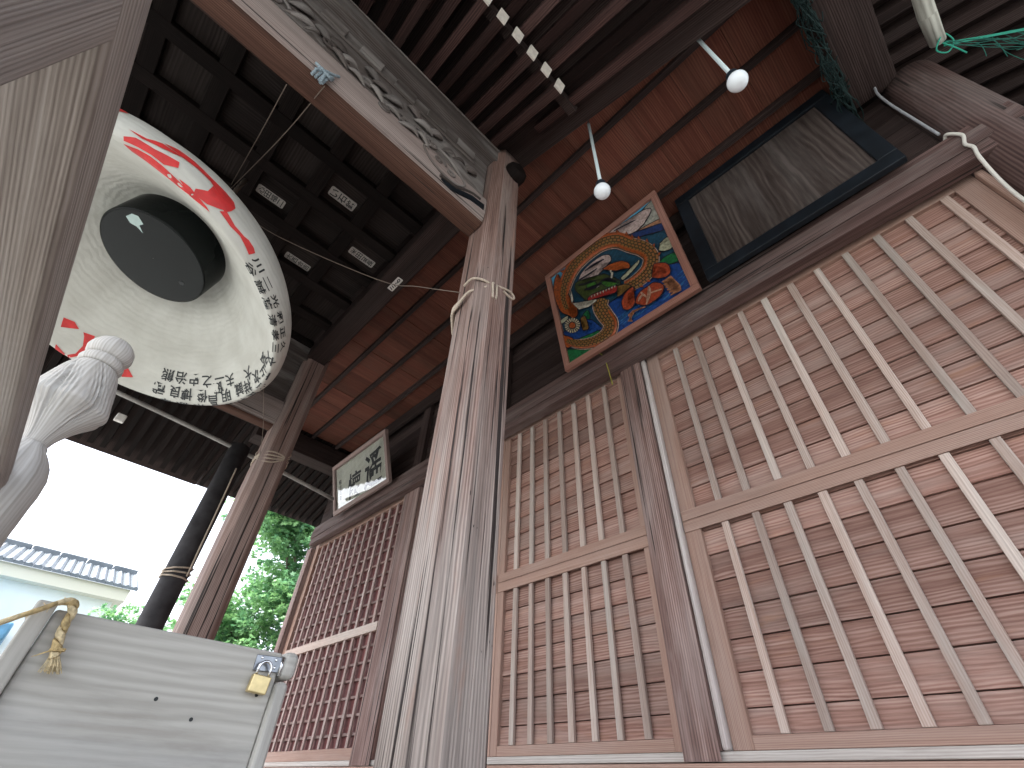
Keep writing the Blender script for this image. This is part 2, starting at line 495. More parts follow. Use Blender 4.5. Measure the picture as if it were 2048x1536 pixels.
def empty(name, loc, label=None, cat=None, group=None, parent=None):
    o = bpy.data.objects.new(name, None)
    COL.objects.link(o)
    o.empty_display_size = 0.05
    if parent is not None:
        o.parent = parent
        o.location = Vector(loc) - world_loc(parent)
    else:
        o.location = loc
    return tag(o, label, cat, group)

def copy_part(src, parent, offset):
    """copy of a part and its sub-parts, moved by offset"""
    c = src.copy()
    COL.objects.link(c)
    c.parent = parent
    c.location = Vector(src.location) + Vector(offset)
    for ch in src.children:
        d = ch.copy()
        COL.objects.link(d)
        d.parent = c
    return c

def lerp(a, b, t):
    return a + (b - a) * t

def text_mesh(ch, bold=0.018):
    """triangles of one glyph, centred, unit size"""
    cu = bpy.data.curves.new('glyph', 'FONT')
    cu.body = ch
    cu.resolution_u = 2
    cu.offset = bold
    o = bpy.data.objects.new('glyph', cu)
    COL.objects.link(o)
    dg = bpy.context.evaluated_depsgraph_get()
    me = bpy.data.meshes.new_from_object(o.evaluated_get(dg))
    vs_ = [v.co.copy() for v in me.vertices]
    fs = [tuple(p.vertices) for p in me.polygons]
    bpy.data.objects.remove(o)
    bpy.data.curves.remove(cu)
    bpy.data.meshes.remove(me)
    x0 = min(v.x for v in vs_); x1 = max(v.x for v in vs_)
    y0 = min(v.y for v in vs_); y1 = max(v.y for v in vs_)
    k = max(x1 - x0, y1 - y0, 0.3)
    return [((v.x - (x0 + x1) / 2) / k, (v.y - (y0 + y1) / 2) / k) for v in vs_], fs

# ================================================================ ground
GZ = -1.0
def ground():
    m, t, b = new_mat('pale_gravel')
    n = t.nodes.new('ShaderNodeTexNoise')
    n.inputs['Scale'].default_value = 60
    n.inputs['Detail'].default_value = 6
    tc = t.nodes.new('ShaderNodeTexCoord')
    t.links.new(tc.outputs['Object'], n.inputs['Vector'])
    r = t.nodes.new('ShaderNodeValToRGB')
    r.color_ramp.elements[0].position = 0.35
    r.color_ramp.elements[0].color = (0.15, 0.152, 0.145, 1)
    r.color_ramp.elements[1].position = 0.65
    r.color_ramp.elements[1].color = (0.265, 0.27, 0.258, 1)
    t.links.new(n.outputs['Fac'], r.inputs[0])
    t.links.new(r.outputs[0], b.inputs['Base Color'])
    b.inputs['Roughness'].default_value = 0.95
    mb = MB()
    mb.poly([(-600, -600, GZ), (600, -600, GZ), (600, 600, GZ), (-600, 600, GZ)])
    o = build('ground', mb, m)
    tag(o, kind='structure')
ground()

# ================================================================ the shrine hall
hall = empty('shrine_hall', (-2.0, 1.0, GZ), 'weathered wooden shrine hall with plank doors, tall porch pillars and carved beam', 'shrine')

def chamfer_pillar(cx, cy, s, ch, z0, z1, amp=0.002, nper=230, nz=60, seed=0):
    """square pillar with broad chamfers, its faces weathered into vertical ridges"""
    h = s / 2
    c = h - ch
    corners = [(h, -c), (h, c), (c, h), (-c, h), (-h, c), (-h, -c), (-c, -h), (c, -h)]
    pts = []
    per = sum(math.dist(corners[i], corners[(i + 1) % 8]) for i in range(8))
    acc = 0
    for i in range(8):
        a, b = corners[i], corners[(i + 1) % 8]
        l = math.dist(a, b)
        k = max(2, round(nper * l / per))
        for j in range(k):
            t = j / k
            x, y = lerp(a[0], b[0], t), lerp(a[1], b[1], t)
            nrm = Vector((x, y, 0)).normalized()
            pts.append((x, y, nrm, acc + l * t))
        acc += l
    n = len(pts)
    mb = MB()
    for k in range(nz + 1):
        z = lerp(z0, z1, k / nz)
        for x, y, nr, a in pts:
            d = noise.noise(Vector((a * 110, z * 0.9, seed))) * amp * 0.55 + noise.noise(Vector((a * 260, z * 1.8, seed + 5))) * amp * 0.35
            d += noise.noise(Vector((a * 14, z * 1.2, seed + 9))) * amp * 1.3
            c_ = noise.noise(Vector((a * 22, z * 0.55, seed + 3)))
            if c_ > 0.52:
                d -= (c_ - 0.52) * 0.06
            mb.v.append((cx + x + nr.x * d, cy + y + nr.y * d, z))
    for k in range(nz):
        za, zb = lerp(z0, z1, k / nz), lerp(z0, z1, (k + 1) / nz)
        for i in range(n):
            j = (i + 1) % n
            a, b = pts[i][3], (pts[j][3] if j else per)
            mb.face([k * n + i, k * n + j, (k + 1) * n + j, (k + 1) * n + i], [(za + seed, a), (za + seed, b), (zb + seed, b), (zb + seed, a)], 0.5, 0, True)
    mb.face([nz * n + i for i in range(n)], [(p[0], p[1]) for p in pts], 0.5)
    return mb

PY = 0.667
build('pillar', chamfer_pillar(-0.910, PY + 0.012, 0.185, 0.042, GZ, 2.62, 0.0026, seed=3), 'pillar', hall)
build('pillar', chamfer_pillar(-3.078, PY, 0.182, 0.036, GZ, 2.62, 0.002, nper=90, nz=40, seed=17), 'pillar_dim', hall)

# floor and sills
mb = MB()
for k in range(16):
    x = -5.2 + k * 0.4
    mb.box(x + 0.002, x + 0.398, 0.48, 1.72, -0.16, -0.10, grain=1)
build('veranda_floor', mb, 'post', hall, 0.003)
mb = MB()
mb.box(-5.05, 1.0, 1.755, 1.93, -0.10, 0.103)
build('ground_sill', mb, 'rail_wood', hall, 0.004)
mb = MB()
mb.box(-4.90, 0.70, 1.775, 1.93, 0.1065, 0.1325)
build('threshold', mb, 'sill', hall, 0.004)

# wall posts between the doors
def wall_post(x0, x1, z1=1.85, yf=1.755, nm='wall_post'):
    mb = MB()
    n = 26
    nz = 40
    for k in range(nz + 1):
        z = lerp(0.1065, z1, k / nz)
        for i in range(n + 1):
            x = lerp(x0, x1, i / n)
            e = min(i, n - i) / n
            d = noise.noise(Vector((x * 60, z * 1.0, 4))) * 0.0025 + (0.006 if e == 0 else 0.0)
            mb.v.append((x, yf - d * 0.8 + (0.01 if e == 0 else 0), z))
    m_ = n + 1
    o = random.uniform(0, 30)
    for k in range(nz):
        for i in range(n):
            a, b = lerp(x0, x1, i / n), lerp(x0, x1, (i + 1) / n)
            za, zb = lerp(0.13, z1, k / nz), lerp(0.13, z1, (k + 1) / nz)
            mb.face([k * m_ + i, k * m_ + i + 1, (k + 1) * m_ + i + 1, (k + 1) * m_ + i], [(za + o, a), (za + o, b), (zb + o, b), (zb + o, a)], 0.5, 0, True)
    mb.box(x0, x1, yf + 0.012, 1.93, 0.1330, z1 - 0.002, grain=2, tint=0.5)
    return build(nm, mb, 'post', hall)
wall_post(-0.998, -0.868)
wall_post(-3.16, -2.94)
wall_post(-4.93, -4.83)
mb = MB()
mb.box(-0.866, -0.843, 1.770, 1.85, 0.1335, 1.86, grain=2)
build('door_moulding', mb, 'moulding', hall, 0.009, 3)
mb = MB()
mb.box(0.640, 0.664, 1.772, 1.85, 0.1335, 1.86, grain=2)
build('door_moulding', mb, 'rail_wood', hall, 0.006, 3)

# ---- sliding doors
def plank_door(x0, x1, bars, zb0=0.1345, ztop=1.884, mid=(0.848, 0.942), stile=0.07, yf=1.797):
    d = empty('sliding_door', ((x0 + x1) / 2, yf, zb0), parent=hall)
    mb = MB()
    z = 0.143
    zs = [0.172] + [0.243 + 0.1 * k for k in range(17)]
    zs = [q for q in zs if q < ztop - 0.05] + [ztop - 0.02]
    for a, b in zip(zs[:-1], zs[1:]):
        # every board laps over the one below: it leans a little so that its lower edge stands proud
        rot = Matrix.Rotation(rad(-4.0), 3, 'X')
        mb.box(x0 + stile * 0.4, x1 - stile * 0.4, yf + 0.016, yf + 0.030, a + 0.0018, b - 0.0018, grain=0, rot=rot, origin=Vector(((x0 + x1) / 2, yf + 0.02, a)))
    mb.box(x0 + 0.01, x1 - 0.01, yf + 0.036, yf + 0.046, zb0 + 0.01, ztop - 0.01, grain=0, tint=0.0)
    mb.mi[-6:] = [1] * 6
    build('board_panel', mb, ['board', 'dark'], d)
    mb = MB()
    mb.box(x0, x0 + stile, yf, yf + 0.03, zb0, ztop, grain=2)
    mb.box(x1 - stile, x1, yf, yf + 0.03, zb0, ztop, grain=2)
    mb.box(x0 + stile, x1 - stile, yf + 0.001, yf + 0.028, zb0, zb0 + 0.0375, grain=0)
    mb.box(x0 + stile, x1 - stile, yf + 0.001, yf + 0.028, ztop - 0.045, ztop, grain=0)
    build('door_frame', mb, 'rail_wood', d, 0.0025)
    mb = MB()
    g = (mid[0] + mid[1]) / 2 + 0.002
    mb.box(x0 + 0.004, x1 - 0.004, yf - 0.006, yf + 0.001 - 0.0015, mid[0], g - 0.0018, grain=0)
    mb.box(x0 + 0.004, x1 - 0.004, yf - 0.0055, yf - 0.0005, g + 0.0012, mid[1], grain=0)
    build('mid_rail', mb, 'rail_wood', d, 0.0015)
    mb = MB()
    for x in bars:
        for a, b in ((zb0 + 0.038, mid[0] - 0.0005), (mid[1] + 0.0005, ztop - 0.0455)):
            e = random.uniform(-0.003, 0.003)
            ww = random.uniform(0.0265, 0.0305)
            mb.box(x - ww / 2 + e, x + ww / 2 + e, yf - 0.001, yf + 0.014, a, b, grain=2)
    build('vertical_bars', mb, 'bar', d, 0.002)
    return d
plank_door(-0.842, 0.639, [-0.667 + 0.12 * k for k in range(11)])
plank_door(-1.985, -1.0, [-1.147 - 0.1175 * k for k in range(7)], mid=(0.84, 0.938), stile=0.045, ztop=1.90)
plank_door(-2.938, -1.988, [-2.08 - 0.1175 * k for k in range(7)], mid=(0.84, 0.938), stile=0.045, ztop=1.90)

def lattice_door(x0, x1, yf=1.80, zb0=0.1345, ztop=1.90):
    d = empty('lattice_door', ((x0 + x1) / 2, yf, zb0), parent=hall)
    mb = MB()
    n = 9
    for k in range(n):
        a = lerp(x0 + 0.05, x1 - 0.05, k / n)
        b = lerp(x0 + 0.05, x1 - 0.05, (k + 1) / n)
        mb.box(a + 0.001, b - 0.001, yf + 0.034, yf + 0.045, zb0 + 0.02, ztop - 0.02, grain=2)
    build('back_boards', mb, 'maroon', d)
    mb = MB()
    mb.box(x0, x0 + 0.07, yf, yf + 0.04, zb0, ztop, grain=2)
    mb.box(x1 - 0.075, x1, yf, yf + 0.04, zb0, ztop, grain=2)
    mb.box(x0 + 0.07, x1 - 0.075, yf + 0.001, yf + 0.038, zb0, zb0 + 0.06, grain=0)
    mb.box(x0 + 0.07, x1 - 0.075, yf + 0.001, yf + 0.038, ztop - 0.06, ztop, grain=0)
    build('door_frame', mb, 'rail_wood', d, 0.003)
    mb = MB()
    mb.box(x0 + 0.0705, x1 - 0.0755, yf - 0.004, yf + 0.030, 0.845, 0.905, grain=0)
    build('mid_rail', mb, 'bar', d, 0.002)
    mb = MB()
    nx = 12
    for k in range(nx):
        x = lerp(x0 + 0.07, x1 - 0.075, (k + 0.7) / (nx + 0.4))
        for a, b in ((zb0 + 0.061, 0.8445), (0.9055, ztop - 0.061)):
            mb.box(x - 0.014, x + 0.014, yf + 0.004, yf + 0.018, a, b, grain=2)
    build('lattice_uprights', mb, 'lattice', d, 0.0015)
    mb = MB()
    z = zb0 + 0.13
    while z < ztop - 0.08:
        if not 0.81 < z < 0.935:
            mb.box(x0 + 0.0708, x1 - 0.0758, yf + 0.0185, yf + 0.030, z - 0.008, z + 0.008, grain=0)
        z += 0.1
    build('lattice_cross_bars', mb, 'lattice_dim', d, 0.0015)
lattice_door(-4.828, -3.162)

# ---- lintel, head beam, planks above
mb = MB()
mb.box(-4.95, 0.70, 1.766, 1.93, 1.904, 1.945, grain=0)
mb.box(-4.95, 0.70, 1.780, 1.93, 1.8865, 1.9035, grain=0)
build('lintel', mb, 'head', hall, 0.003)
mb = MB()
mb.box(-4.78, 0.845, 1.700, 1.7645, 1.843, 2.028, grain=0, tint=0.55)
mb.box(-4.78, 0.845, 1.692, 1.6995, 1.905, 1.985, grain=0, tint=0.5)
build('head_beam', mb, 'head', hall, 0.006)
mb = MB()
for k in range(9):
    z = 1.947 + k * 0.105
    mb.box(-4.9, 0.70, 1.79, 1.81, z, z + 0.103, grain=0)
build('upper_wall', mb, 'dark', hall, 0.002)
for x in (-4.6, -3.05, -2.0, -0.93):
    mb = MB()
    mb.box(x - 0.055, x + 0.055, 1.75, 1.789, 2.03, 2.84, grain=2)
    build('wall_strut', mb, 'dark', hall, 0.004)
mb = MB()
mb.box(-4.8, 0.68, 1.715, 1.749, 2.70, 2.83, grain=0)
build('wall_plate', mb, 'dark', hall, 0.004)

# corner pillar
mb = MB()
prof = [(0.112, GZ + i * (2.62 - GZ) / 40) for i in range(41)]
mb.lathe(prof, (0.772, 1.80, 0), 40, fn=lambda a, r, z: r + noise.noise(Vector((a * 9, z * 1.2, 2))) * 0.0025)
build('corner_pillar', mb, 'head', hall)

# ---- plank ceiling with battens, between the pillars and the wall
ZC = 2.85
mb = MB()
x = -4.5
while x < 0.56:
    wd = random.uniform(0.22, 0.36)
    x2 = min(x + wd, 0.56)
    mb.box(x + 0.001, x2 - 0.001, 0.82, 1.79, ZC + random.uniform(0, 0.004), ZC + 0.02, grain=1)
    x = x2
build('ceiling_boards', mb, 'ceil', hall)
for y in (0.995, 1.27, 1.545):
    mb = MB()
    mb.box(-4.5, 0.56, y - 0.016, y + 0.016, ZC - 0.045, ZC - 0.001, grain=0)
    build('ceiling_batten', mb, 'dark', hall, 0.003)
mb = MB()
mb.box(-4.6, 0.56, 0.775, 0.817, 2.80, 3.12, grain=0)
build('ceiling_fascia', mb, 'rafter', hall, 0.004)

# ---- porch: tie beams along the sides, with carved upper edge
def catmull(P, n=8):
    out = []
    m_ = len(P)
    for i in range(m_ - 1):
        a, b, c, d = P[max(i - 1, 0)], P[i], P[i + 1], P[min(i + 2, m_ - 1)]
        for k in range(n):
            t = k / n
            out.append(tuple(.5 * (2 * b[j] + (c[j] - a[j]) * t + (2 * a[j] - 5 * b[j] + 4 * c[j] - d[j]) * t * t + (3 * b[j] - a[j] - 3 * c[j] + d[j]) * t ** 3) for j in range(len(b))))
    out.append(tuple(P[-1]))
    return out

def tie_beam(xc, sgn):
    """xc = beam centre, sgn = which side its carving faces"""
    t = empty('tie_beam', (xc, -0.5, 1.85), parent=hall)
    X = lambda q: xc + sgn * q
    half = [(0.037, 1.850), (0.045, 1.856), (0.049, 1.864), (0.042, 1.867), (0.042, 1.876), (0.053, 1.880), (0.059, 1.92), (0.0615, 1.97), (0.060, 2.03), (0.054, 2.060), (0.043, 2.065)]
    poly = [(X(q), z) for q, z in half] + [(X(-q), z) for q, z in reversed(half)]
    mb = MB()
    mb.prism(poly, 1, -1.75, 0.585, mi=0, tint=0.5)
    n = len(half)
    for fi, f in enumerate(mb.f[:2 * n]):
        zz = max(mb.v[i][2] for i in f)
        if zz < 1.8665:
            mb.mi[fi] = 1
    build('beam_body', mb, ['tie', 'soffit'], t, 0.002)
    # carved ridge
    ridge = [(-1.75, 2.06), (-1.5, 2.10), (-1.3, 2.07), (-1.1, 2.11), (-0.9, 2.08), (-0.7, 2.11), (-0.55, 2.07), (-0.415, 2.042), (-0.317, 2.058), (-0.293, 2.089), (-0.245, 2.069), (-0.225, 2.116), (-0.186, 2.112), (-0.157, 2.079), (-0.12, 2.106),
             (-0.073, 2.101), (-0.032, 2.097), (0.051, 2.030), (0.108, 2.072), (0.184, 2.098), (0.23, 2.059), (0.301, 2.098), (0.377, 2.14), (0.449, 2.122), (0.55, 2.049)]
    rd = catmull(ridge, 5)
    mb = MB()
    mb.prism([(-1.75, 2.058)] + [(y, max(z, 2.062)) for y, z in rd] + [(0.55, 2.058)], 0, X(0.030), X(0.057), tint=0.6, grain=1)
    # curls
    def curl(y, z, r, turns=1.6, flip=1, x=0.062, th=0.0075, a0=0.0):
        pts, rr = [], []
        for i in range(34):
            u = i / 33
            a = a0 + flip * u * turns * 2 * math.pi
            q = r * (1 - 0.86 * u)
            pts.append((X(x + 0.004 * u), y + q * math.cos(a) * 1.15, z + q * math.sin(a) * 0.8))
            rr.append(th * (1 - 0.45 * u))
        mb.tube(pts, rr, 6)
    def leaf(y, z, l, a, wd=0.35, x=0.060):
        pts = []
        for i in range(9):
            u = i / 8
            pts.append((X(x + 0.012 * math.sin(math.pi * u)), y + l * (u - .5) * math.cos(a) + 0.18 * l * math.sin(3 * u) * math.sin(a), z + l * (u - .5) * math.sin(a) + 0.10 * l * math.sin(math.pi * u)))
        mb.tube(pts, [max(0.002, wd * l * 0.5 * math.sin(math.pi * (0.06 + 0.88 * i / 8))) for i in range(9)], 7, squash=(0.45, 1, 1))
    ys = [-1.6, -1.38, -1.16, -0.95, -0.76, -0.58, -0.44]
    for i, y in enumerate(ys):
        curl(y, 2.085, 0.05, flip=(-1) ** i)
        leaf(y + 0.1, 2.09, 0.12, 0.5 - 0.9 * (i % 2))
    for y, z, r, fl in ((-0.225, 2.085, 0.032, 1), (-0.135, 2.075, 0.036, -1), (-0.06, 2.068, 0.030, 1), (0.03, 2.00, 0.024, -1), (0.12, 2.045, 0.030, 1), (0.19, 2.062, 0.034, -1), (0.265, 2.055, 0.028, 1)):
        curl(y, z + 0.022, r, flip=fl, a0=1.2)
    for y, z, l, a in ((-0.30, 2.06, 0.07, 0.9), (-0.18, 2.05, 0.10, -0.5), (-0.10, 2.03, 0.09, -0.3), (-0.01, 2.04, 0.10, -0.6), (0.07, 2.02, 0.08, -0.2), (0.15, 2.00, 0.10, 0.2), (0.22, 2.02, 0.09, -0.6), (0.33, 2.10, 0.08, 0.8), (0.40, 2.12, 0.07, 0.4)):
        leaf(y, z + 0.028, l, a)
    # the large eye-shaped swirl and the sleeve line beside the pillar
    lens = catmull([(0.231, 2.015), (0.262, 2.07), (0.305, 2.095), (0.36, 2.085), (0.42, 2.04), (0.455, 1.995), (0.42, 1.945), (0.372, 1.93), (0.320, 1.935), (0.275, 1.955), (0.245, 1.985), (0.231, 2.015)], 4)
    mb.tube([(X(0.0615), y, z) for y, z in lens], 0.006, 6)
    curl(0.315, 2.005, 0.030, 1.2, 1, th=0.006)
    curl(0.375, 1.985, 0.026, 1.2, -1, th=0.006, a0=2)
    sl = catmull([(0.335, 1.905), (0.375, 1.915), (0.42, 1.925), (0.455, 1.955), (0.50, 1.985), (0.545, 1.995)], 5)
    mb.tube([(X(0.0615), y, z) for y, z in sl], [0.008] * len(sl), 6)
    build('carved_vine', mb, 'carve', t)
    mb = MB()
    dk = [(0.345, 1.893), (0.375, 1.902), (0.42, 1.910), (0.455, 1.940), (0.50, 1.968), (0.572, 1.985), (0.572, 1.938), (0.50, 1.925), (0.45, 1.900), (0.40, 1.880)]
    mb.prism(dk, 0, X(0.050), X(0.0622), tint=0.1)  # raised black strip; the dark of a carved recess put in by colour
    build('sleeve_dark_strip', mb, 'black_frame', t)
    # board above the vine and the purlin
    mb = MB()
    mb.box(min(X(-0.02), X(0.02)), max(X(-0.02), X(0.02)), -1.75, 0.585, 2.066, 2.47, grain=1, tint=0.45)
    mb.box(min(X(0.021), X(0.032)), max(X(0.021), X(0.032)), -1.75, 0.50, 2.345, 2.36, grain=1, tint=0.6)
    for i in range(12):
        y = -1.6 + i * 0.18
        mb.box(min(X(0.021), X(0.034)), max(X(0.021), X(0.034)), y, y + 0.11, 2.375, 2.445, grain=1)
    build('frieze_board', mb, 'carve', t, 0.003)
    mb = MB()
    for i in range(9):
        y = -1.35 + i * 0.215
        z = 2.235 + 0.03 * math.sin(i * 2.1)
        for j in range(3):
            leaf(y + 0.055 * j, z + 0.025 * math.cos(j * 2 + i), 0.10, -0.5 + 0.5 * j, 0.5, 0.026)
    build('carved_leaf', mb, 'carve', t)
    mb = MB()
    mb.box(xc - 0.075, xc + 0.075, -1.75, 0.74, 2.475, 2.612, grain=1, tint=0.4)
    mb.box(min(X(0.0755), X(0.083)), max(X(0.0755), X(0.083)), -1.75, 0.70, 2.585, 2.60, grain=1, tint=0.7)
    build('purlin', mb, 'carve', t, 0.006)
    # rounded nose where the tie runs through the pillar
    mb = MB()
    mb.tube([(X(0.05), 0.70, 2.42), (X(0.12), 0.70, 2.425), (X(0.145), 0.70, 2.43), (X(0.152), 0.70, 2.43)], [0.06, 0.06, 0.05, 0.03], 18)
    build('bracket_nose', mb, 'batten', t)
tie_beam(-0.921, 1)
tie_beam(-3.078, -1)

# unseen porch front: pillars and beam added to block sky light higher up
for x in (-0.921, -3.078):
    mb = MB()
    mb.box(x - 0.09, x + 0.09, -1.79, -1.61, GZ, 2.62, grain=2, tint=0.5)
    build('pillar', mb, 'pillar_dim', hall, 0.03, 2)
mb = MB()
mb.box(-2.985, -1.015, -1.76, -1.64, 1.85, 2.07, grain=0, tint=0.5)
mb.box(-2.985, -1.015, -1.72, -1.68, 2.0705, 2.60, grain=0, tint=0.4)
build('unseen_front_beam', mb, 'tie', hall, 0.006)
# cross beam between the pillars at the back edge of the porch
mb = MB()
mb.box(-3.0, -1.0, 0.58, 0.725, 2.50, 2.62, grain=0)
build('cross_beam', mb, 'dark', hall, 0.006)
# coffered ceiling over the porch
mb = MB()
for i in range(9):
    for j in range(8):
        x = -1.98 + (i - 4) * 0.29
        y = 0.147 - 0.012 + (j - 6) * 0.293
        if x > -0.85 or x < -3.1:
            continue
        mb.box(x - 0.13, x + 0.13, y - 0.13, y + 0.13, 2.642, 2.655, grain=random.choice((0, 1)))
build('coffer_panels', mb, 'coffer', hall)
mb = MB()
for i in range(10):
    x = -1.98 + (i - 4.5) * 0.29
    if -3.06 < x < -0.94:
        mb.box(x - 0.040, x + 0.040, -1.9, 0.579, 2.600, 2.641, grain=1)
for j in range(9):
    y = 0.147 - 0.012 + (j - 6.5) * 0.293
    if y < 0.56:
        mb.box(-3.0, -0.995, y - 0.040, y + 0.040, 2.603, 2.6405, grain=0)
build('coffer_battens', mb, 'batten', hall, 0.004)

# rafters of the porch roof, running down to either side; the lower tier ends in white tips
def rafter_box(mb, x0, z0, x1, z1, y, wd, h):
    ou, ov, t = random.uniform(0, 40), random.uniform(0, 40), random.random()
    d = Vector((x1 - x0, 0, z1 - z0))
    n_ = Vector((-d.z, 0, d.x)).normalized() * h
    if n_.z < 0:
        n_ = -n_
    a, b = Vector((x0, 0, z0)), Vector((x1, 0, z1))
    P = []
    for p in (a, b):
        for yy in (y - wd / 2, y + wd / 2):
            for q in (p, p + n_):
                P.append((q.x, yy, q.z))
    bse = len(mb.v)
    mb.v += P
    l = d.length
    fl = x1 < x0
    for fc, w_ in (((0, 4, 6, 2), wd), ((1, 3, 7, 5), wd), ((0, 1, 5, 4), h), ((2, 6, 7, 3), h)):
        uvs = []
        for i in fc:
            uvs.append(((0 if i < 4 else l) + ou, ov + (w_ if i in (2, 3, 6, 7) and w_ == wd or i in (1, 3, 5, 7) and w_ == h else 0)))
        idx = [bse + i for i in fc]
        if fl:
            idx.reverse(); uvs.reverse()
        mb.face(idx, uvs, t)
    for fc in ((0, 2, 3, 1), (4, 5, 7, 6)):
        idx = [bse + i for i in fc]
        uvs = [(ou, ov + 0.02 * k) for k in range(4)]
        if fl:
            idx.reverse(); uvs.reverse()
        mb.face(idx, uvs, t)

TY = [0.545 - 0.0885 * k for k in range(24)]
first = None
for y in TY:
    mb = MB()
    rafter_box(mb, -0.99, 2.665, -0.395, 2.385, y + 0.012, 0.042, 0.05)
    r = build('rafter', mb, 'rafter', hall)
    mb = MB()
    rafter_box(mb, -0.3945, 2.3848, -0.387, 2.3812, y + 0.012, 0.045, 0.052)
    build('white_tip', mb, 'tip', r)
for y in [0.66 - 0.0885 * k for k in range(26)]:
    mb = MB()
    rafter_box(mb, -0.62, 2.565, 0.50, 2.03, y, 0.040, 0.045)
    build('flying_rafter', mb, 'rafter', hall)
mb = MB()
rafter_box(mb, -0.44, 2.462, -0.40, 2.444, -0.6, 2.6, 0.03)
build('rafter_batten', mb, 'dark', hall)
mb = MB()
rafter_box(mb, -2.0, 3.24, 0.56, 2.045 + 0.04, -0.58, 2.75, 0.05)
build('roof_slope', mb, 'dark', hall)
mb = MB()
rafter_box(mb, -2.0, 3.24, -4.60, 1.96, -0.575, 2.15, 0.05)
build('roof_slope', mb, 'dark', hall)
for k in range(25):
    mb = MB()
    rafter_box(mb, -3.0, 2.665, -4.47, 1.94, 0.46 - 0.085 * k, 0.038, 0.045)
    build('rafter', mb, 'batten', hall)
mb = MB()
for k in range(41):
    y = 0.49 - 0.053 * k
    mb.tube([(-4.46, y, 2.063), (-4.618, y, 1.990)], 0.023, 8)
build('eave_tiles', mb, 'dark_post', hall)
mb = MB()
mb.box(-3.2, -3.0, -1.8, 0.56, 2.613, 2.66, grain=1)
build('purlin_cap', mb, 'dark', hall)

# hall roof: left eave beyond the lattice door, right eave, top
for k in range(52):
    mb = MB()
    rafter_box(mb, -4.1, 2.99, -5.78, 2.47, -0.85 + 0.09 * k, 0.04, 0.05)
    build('eave_rafter', mb, 'batten', hall)
mb = MB()
rafter_box(mb, -3.9, 3.10, -5.86, 2.505, 1.45, 4.9, 0.06)
build('roof_slope', mb, 'dark', hall)
mb = MB()
for k in range(88):
    y = -0.95 + 0.056 * k
    mb.tube([(-5.7, y, 2.595), (-5.878, y, 2.535)], 0.024, 8)
build('eave_tiles', mb, 'dark_post', hall)
mb = MB()
mb.box(-4.75, -4.55, 0.75, 1.95, 2.62, 2.84, grain=1)
build('side_beam', mb, 'dark', hall, 0.006)
mb = MB()
mb.box(-4.98, -4.88, 1.935, 5.0, GZ, 3.0, grain=1)
build('side_wall', mb, 'dark', hall)
mb = MB()
mb.box(0.72, 0.80, 1.92, 5.0, GZ, 3.2, grain=1)
build('side_wall', mb, 'dark', hall)
mb = MB()
mb.box(0.555, 0.745, 0.10, 1.72, 2.60, 2.80, grain=1, tint=0.7)
build('side_beam', mb, 'dark', hall, 0.012)
for k in range(30):
    mb = MB()
    rafter_box(mb, 0.60, 2.98, 2.25, 2.42, 0.30 + 0.115 * k, 0.055, 0.06)
    build('eave_rafter', mb, 'dark', hall)
mb = MB()
rafter_box(mb, 0.45, 3.11, 2.35, 2.44, 1.05, 6.2, 0.06)  # carried forward out of view to dim side light on the upper wall
build('roof_slope', mb, 'dark', hall)
mb = MB()
mb.box(-4.3, 0.75, 0.76, 5.0, 3.125, 3.20)
mb.box(-4.3, 0.60, -2.0, 0.80, 3.3, 3.36)  # this slab and the next strip: unseen, added to stop light leaking in
mb.box(-4.3, 0.60, 0.80, 0.84, 3.2005, 3.36)
build('roof_deck_and_light_block', mb, 'dark', hall)

# ================================================================ lichen pole, dark post, grey pole
mb = MB()
pts = [(0.862 + 0.006 * math.sin(i * 1.3), 0.2 + i * 0.14, 2.525 - 0.004 * i) for i in range(11)]
mb.tube(pts, [0.030 + 0.002 * math.sin(i * 2.3) for i in range(11)], 12)
tag(build('eave_pole', mb, 'pole'), 'pale lichen-spotted pole under the eave at the corner pillar', 'pole')
mb = MB()
mb.lathe([(0.078, GZ), (0.080, 0.5), (0.078, 2.13)], (-4.0, 0.60, 0), 28)
tag(build('porch_post', mb, 'dark_post'), 'thin dark round post beyond the far porch pillar', 'post')
mb = MB()
pts = [(-3.95 - 0.15 * (i / 14) ** 2, -0.42 + i * 0.14, 2.14 - 0.006 * i) for i in range(15)]
mb.tube(pts, 0.017, 10)
tag(build('hanging_pole', mb, 'grey_pole'), 'thin grey pole hung level under the far eave', 'pole')

# ================================================================ giant paper lantern
LS = 2.68
LC = Vector((-0.747, -0.139, 0.651)) * LS
LN = Vector((0, 0.167, 0.986)).normalized()
LU = Vector((0, 1, 0)).cross(LN).normalized()
LV = LN.cross(LU)
PRF = catmull([(.060, .080), (.052, .094), (.036, .112), (.012, .140), (-.018, .172), (-.048, .205), (-.075, .234), (-.088, .250), (-.083, .2590), (-.064, .2630), (-.035, .2530), (-.008, .2350), (.019, .2120), (.05, .170), (.075, .115), (.088, .06)], 8)
PLEN = [0.0]
for a, b in zip(PRF[:-1], PRF[1:]):
    PLEN.append(PLEN[-1] + math.dist(a, b))

def lantern_hr(s):
    s = min(max(s, 0), PLEN[-1] - 1e-6)
    lo = 0
    for i in range(len(PLEN) - 1):
        if PLEN[i + 1] >= s:
            lo = i
            break
    t = (s - PLEN[lo]) / max(1e-9, PLEN[lo + 1] - PLEN[lo])
    h, r = lerp(PRF[lo][0], PRF[lo + 1][0], t), lerp(PRF[lo][1], PRF[lo + 1][1], t)
    dh, dr = PRF[lo + 1][0] - PRF[lo][0], PRF[lo + 1][1] - PRF[lo][1]
    return h, r, dh, dr

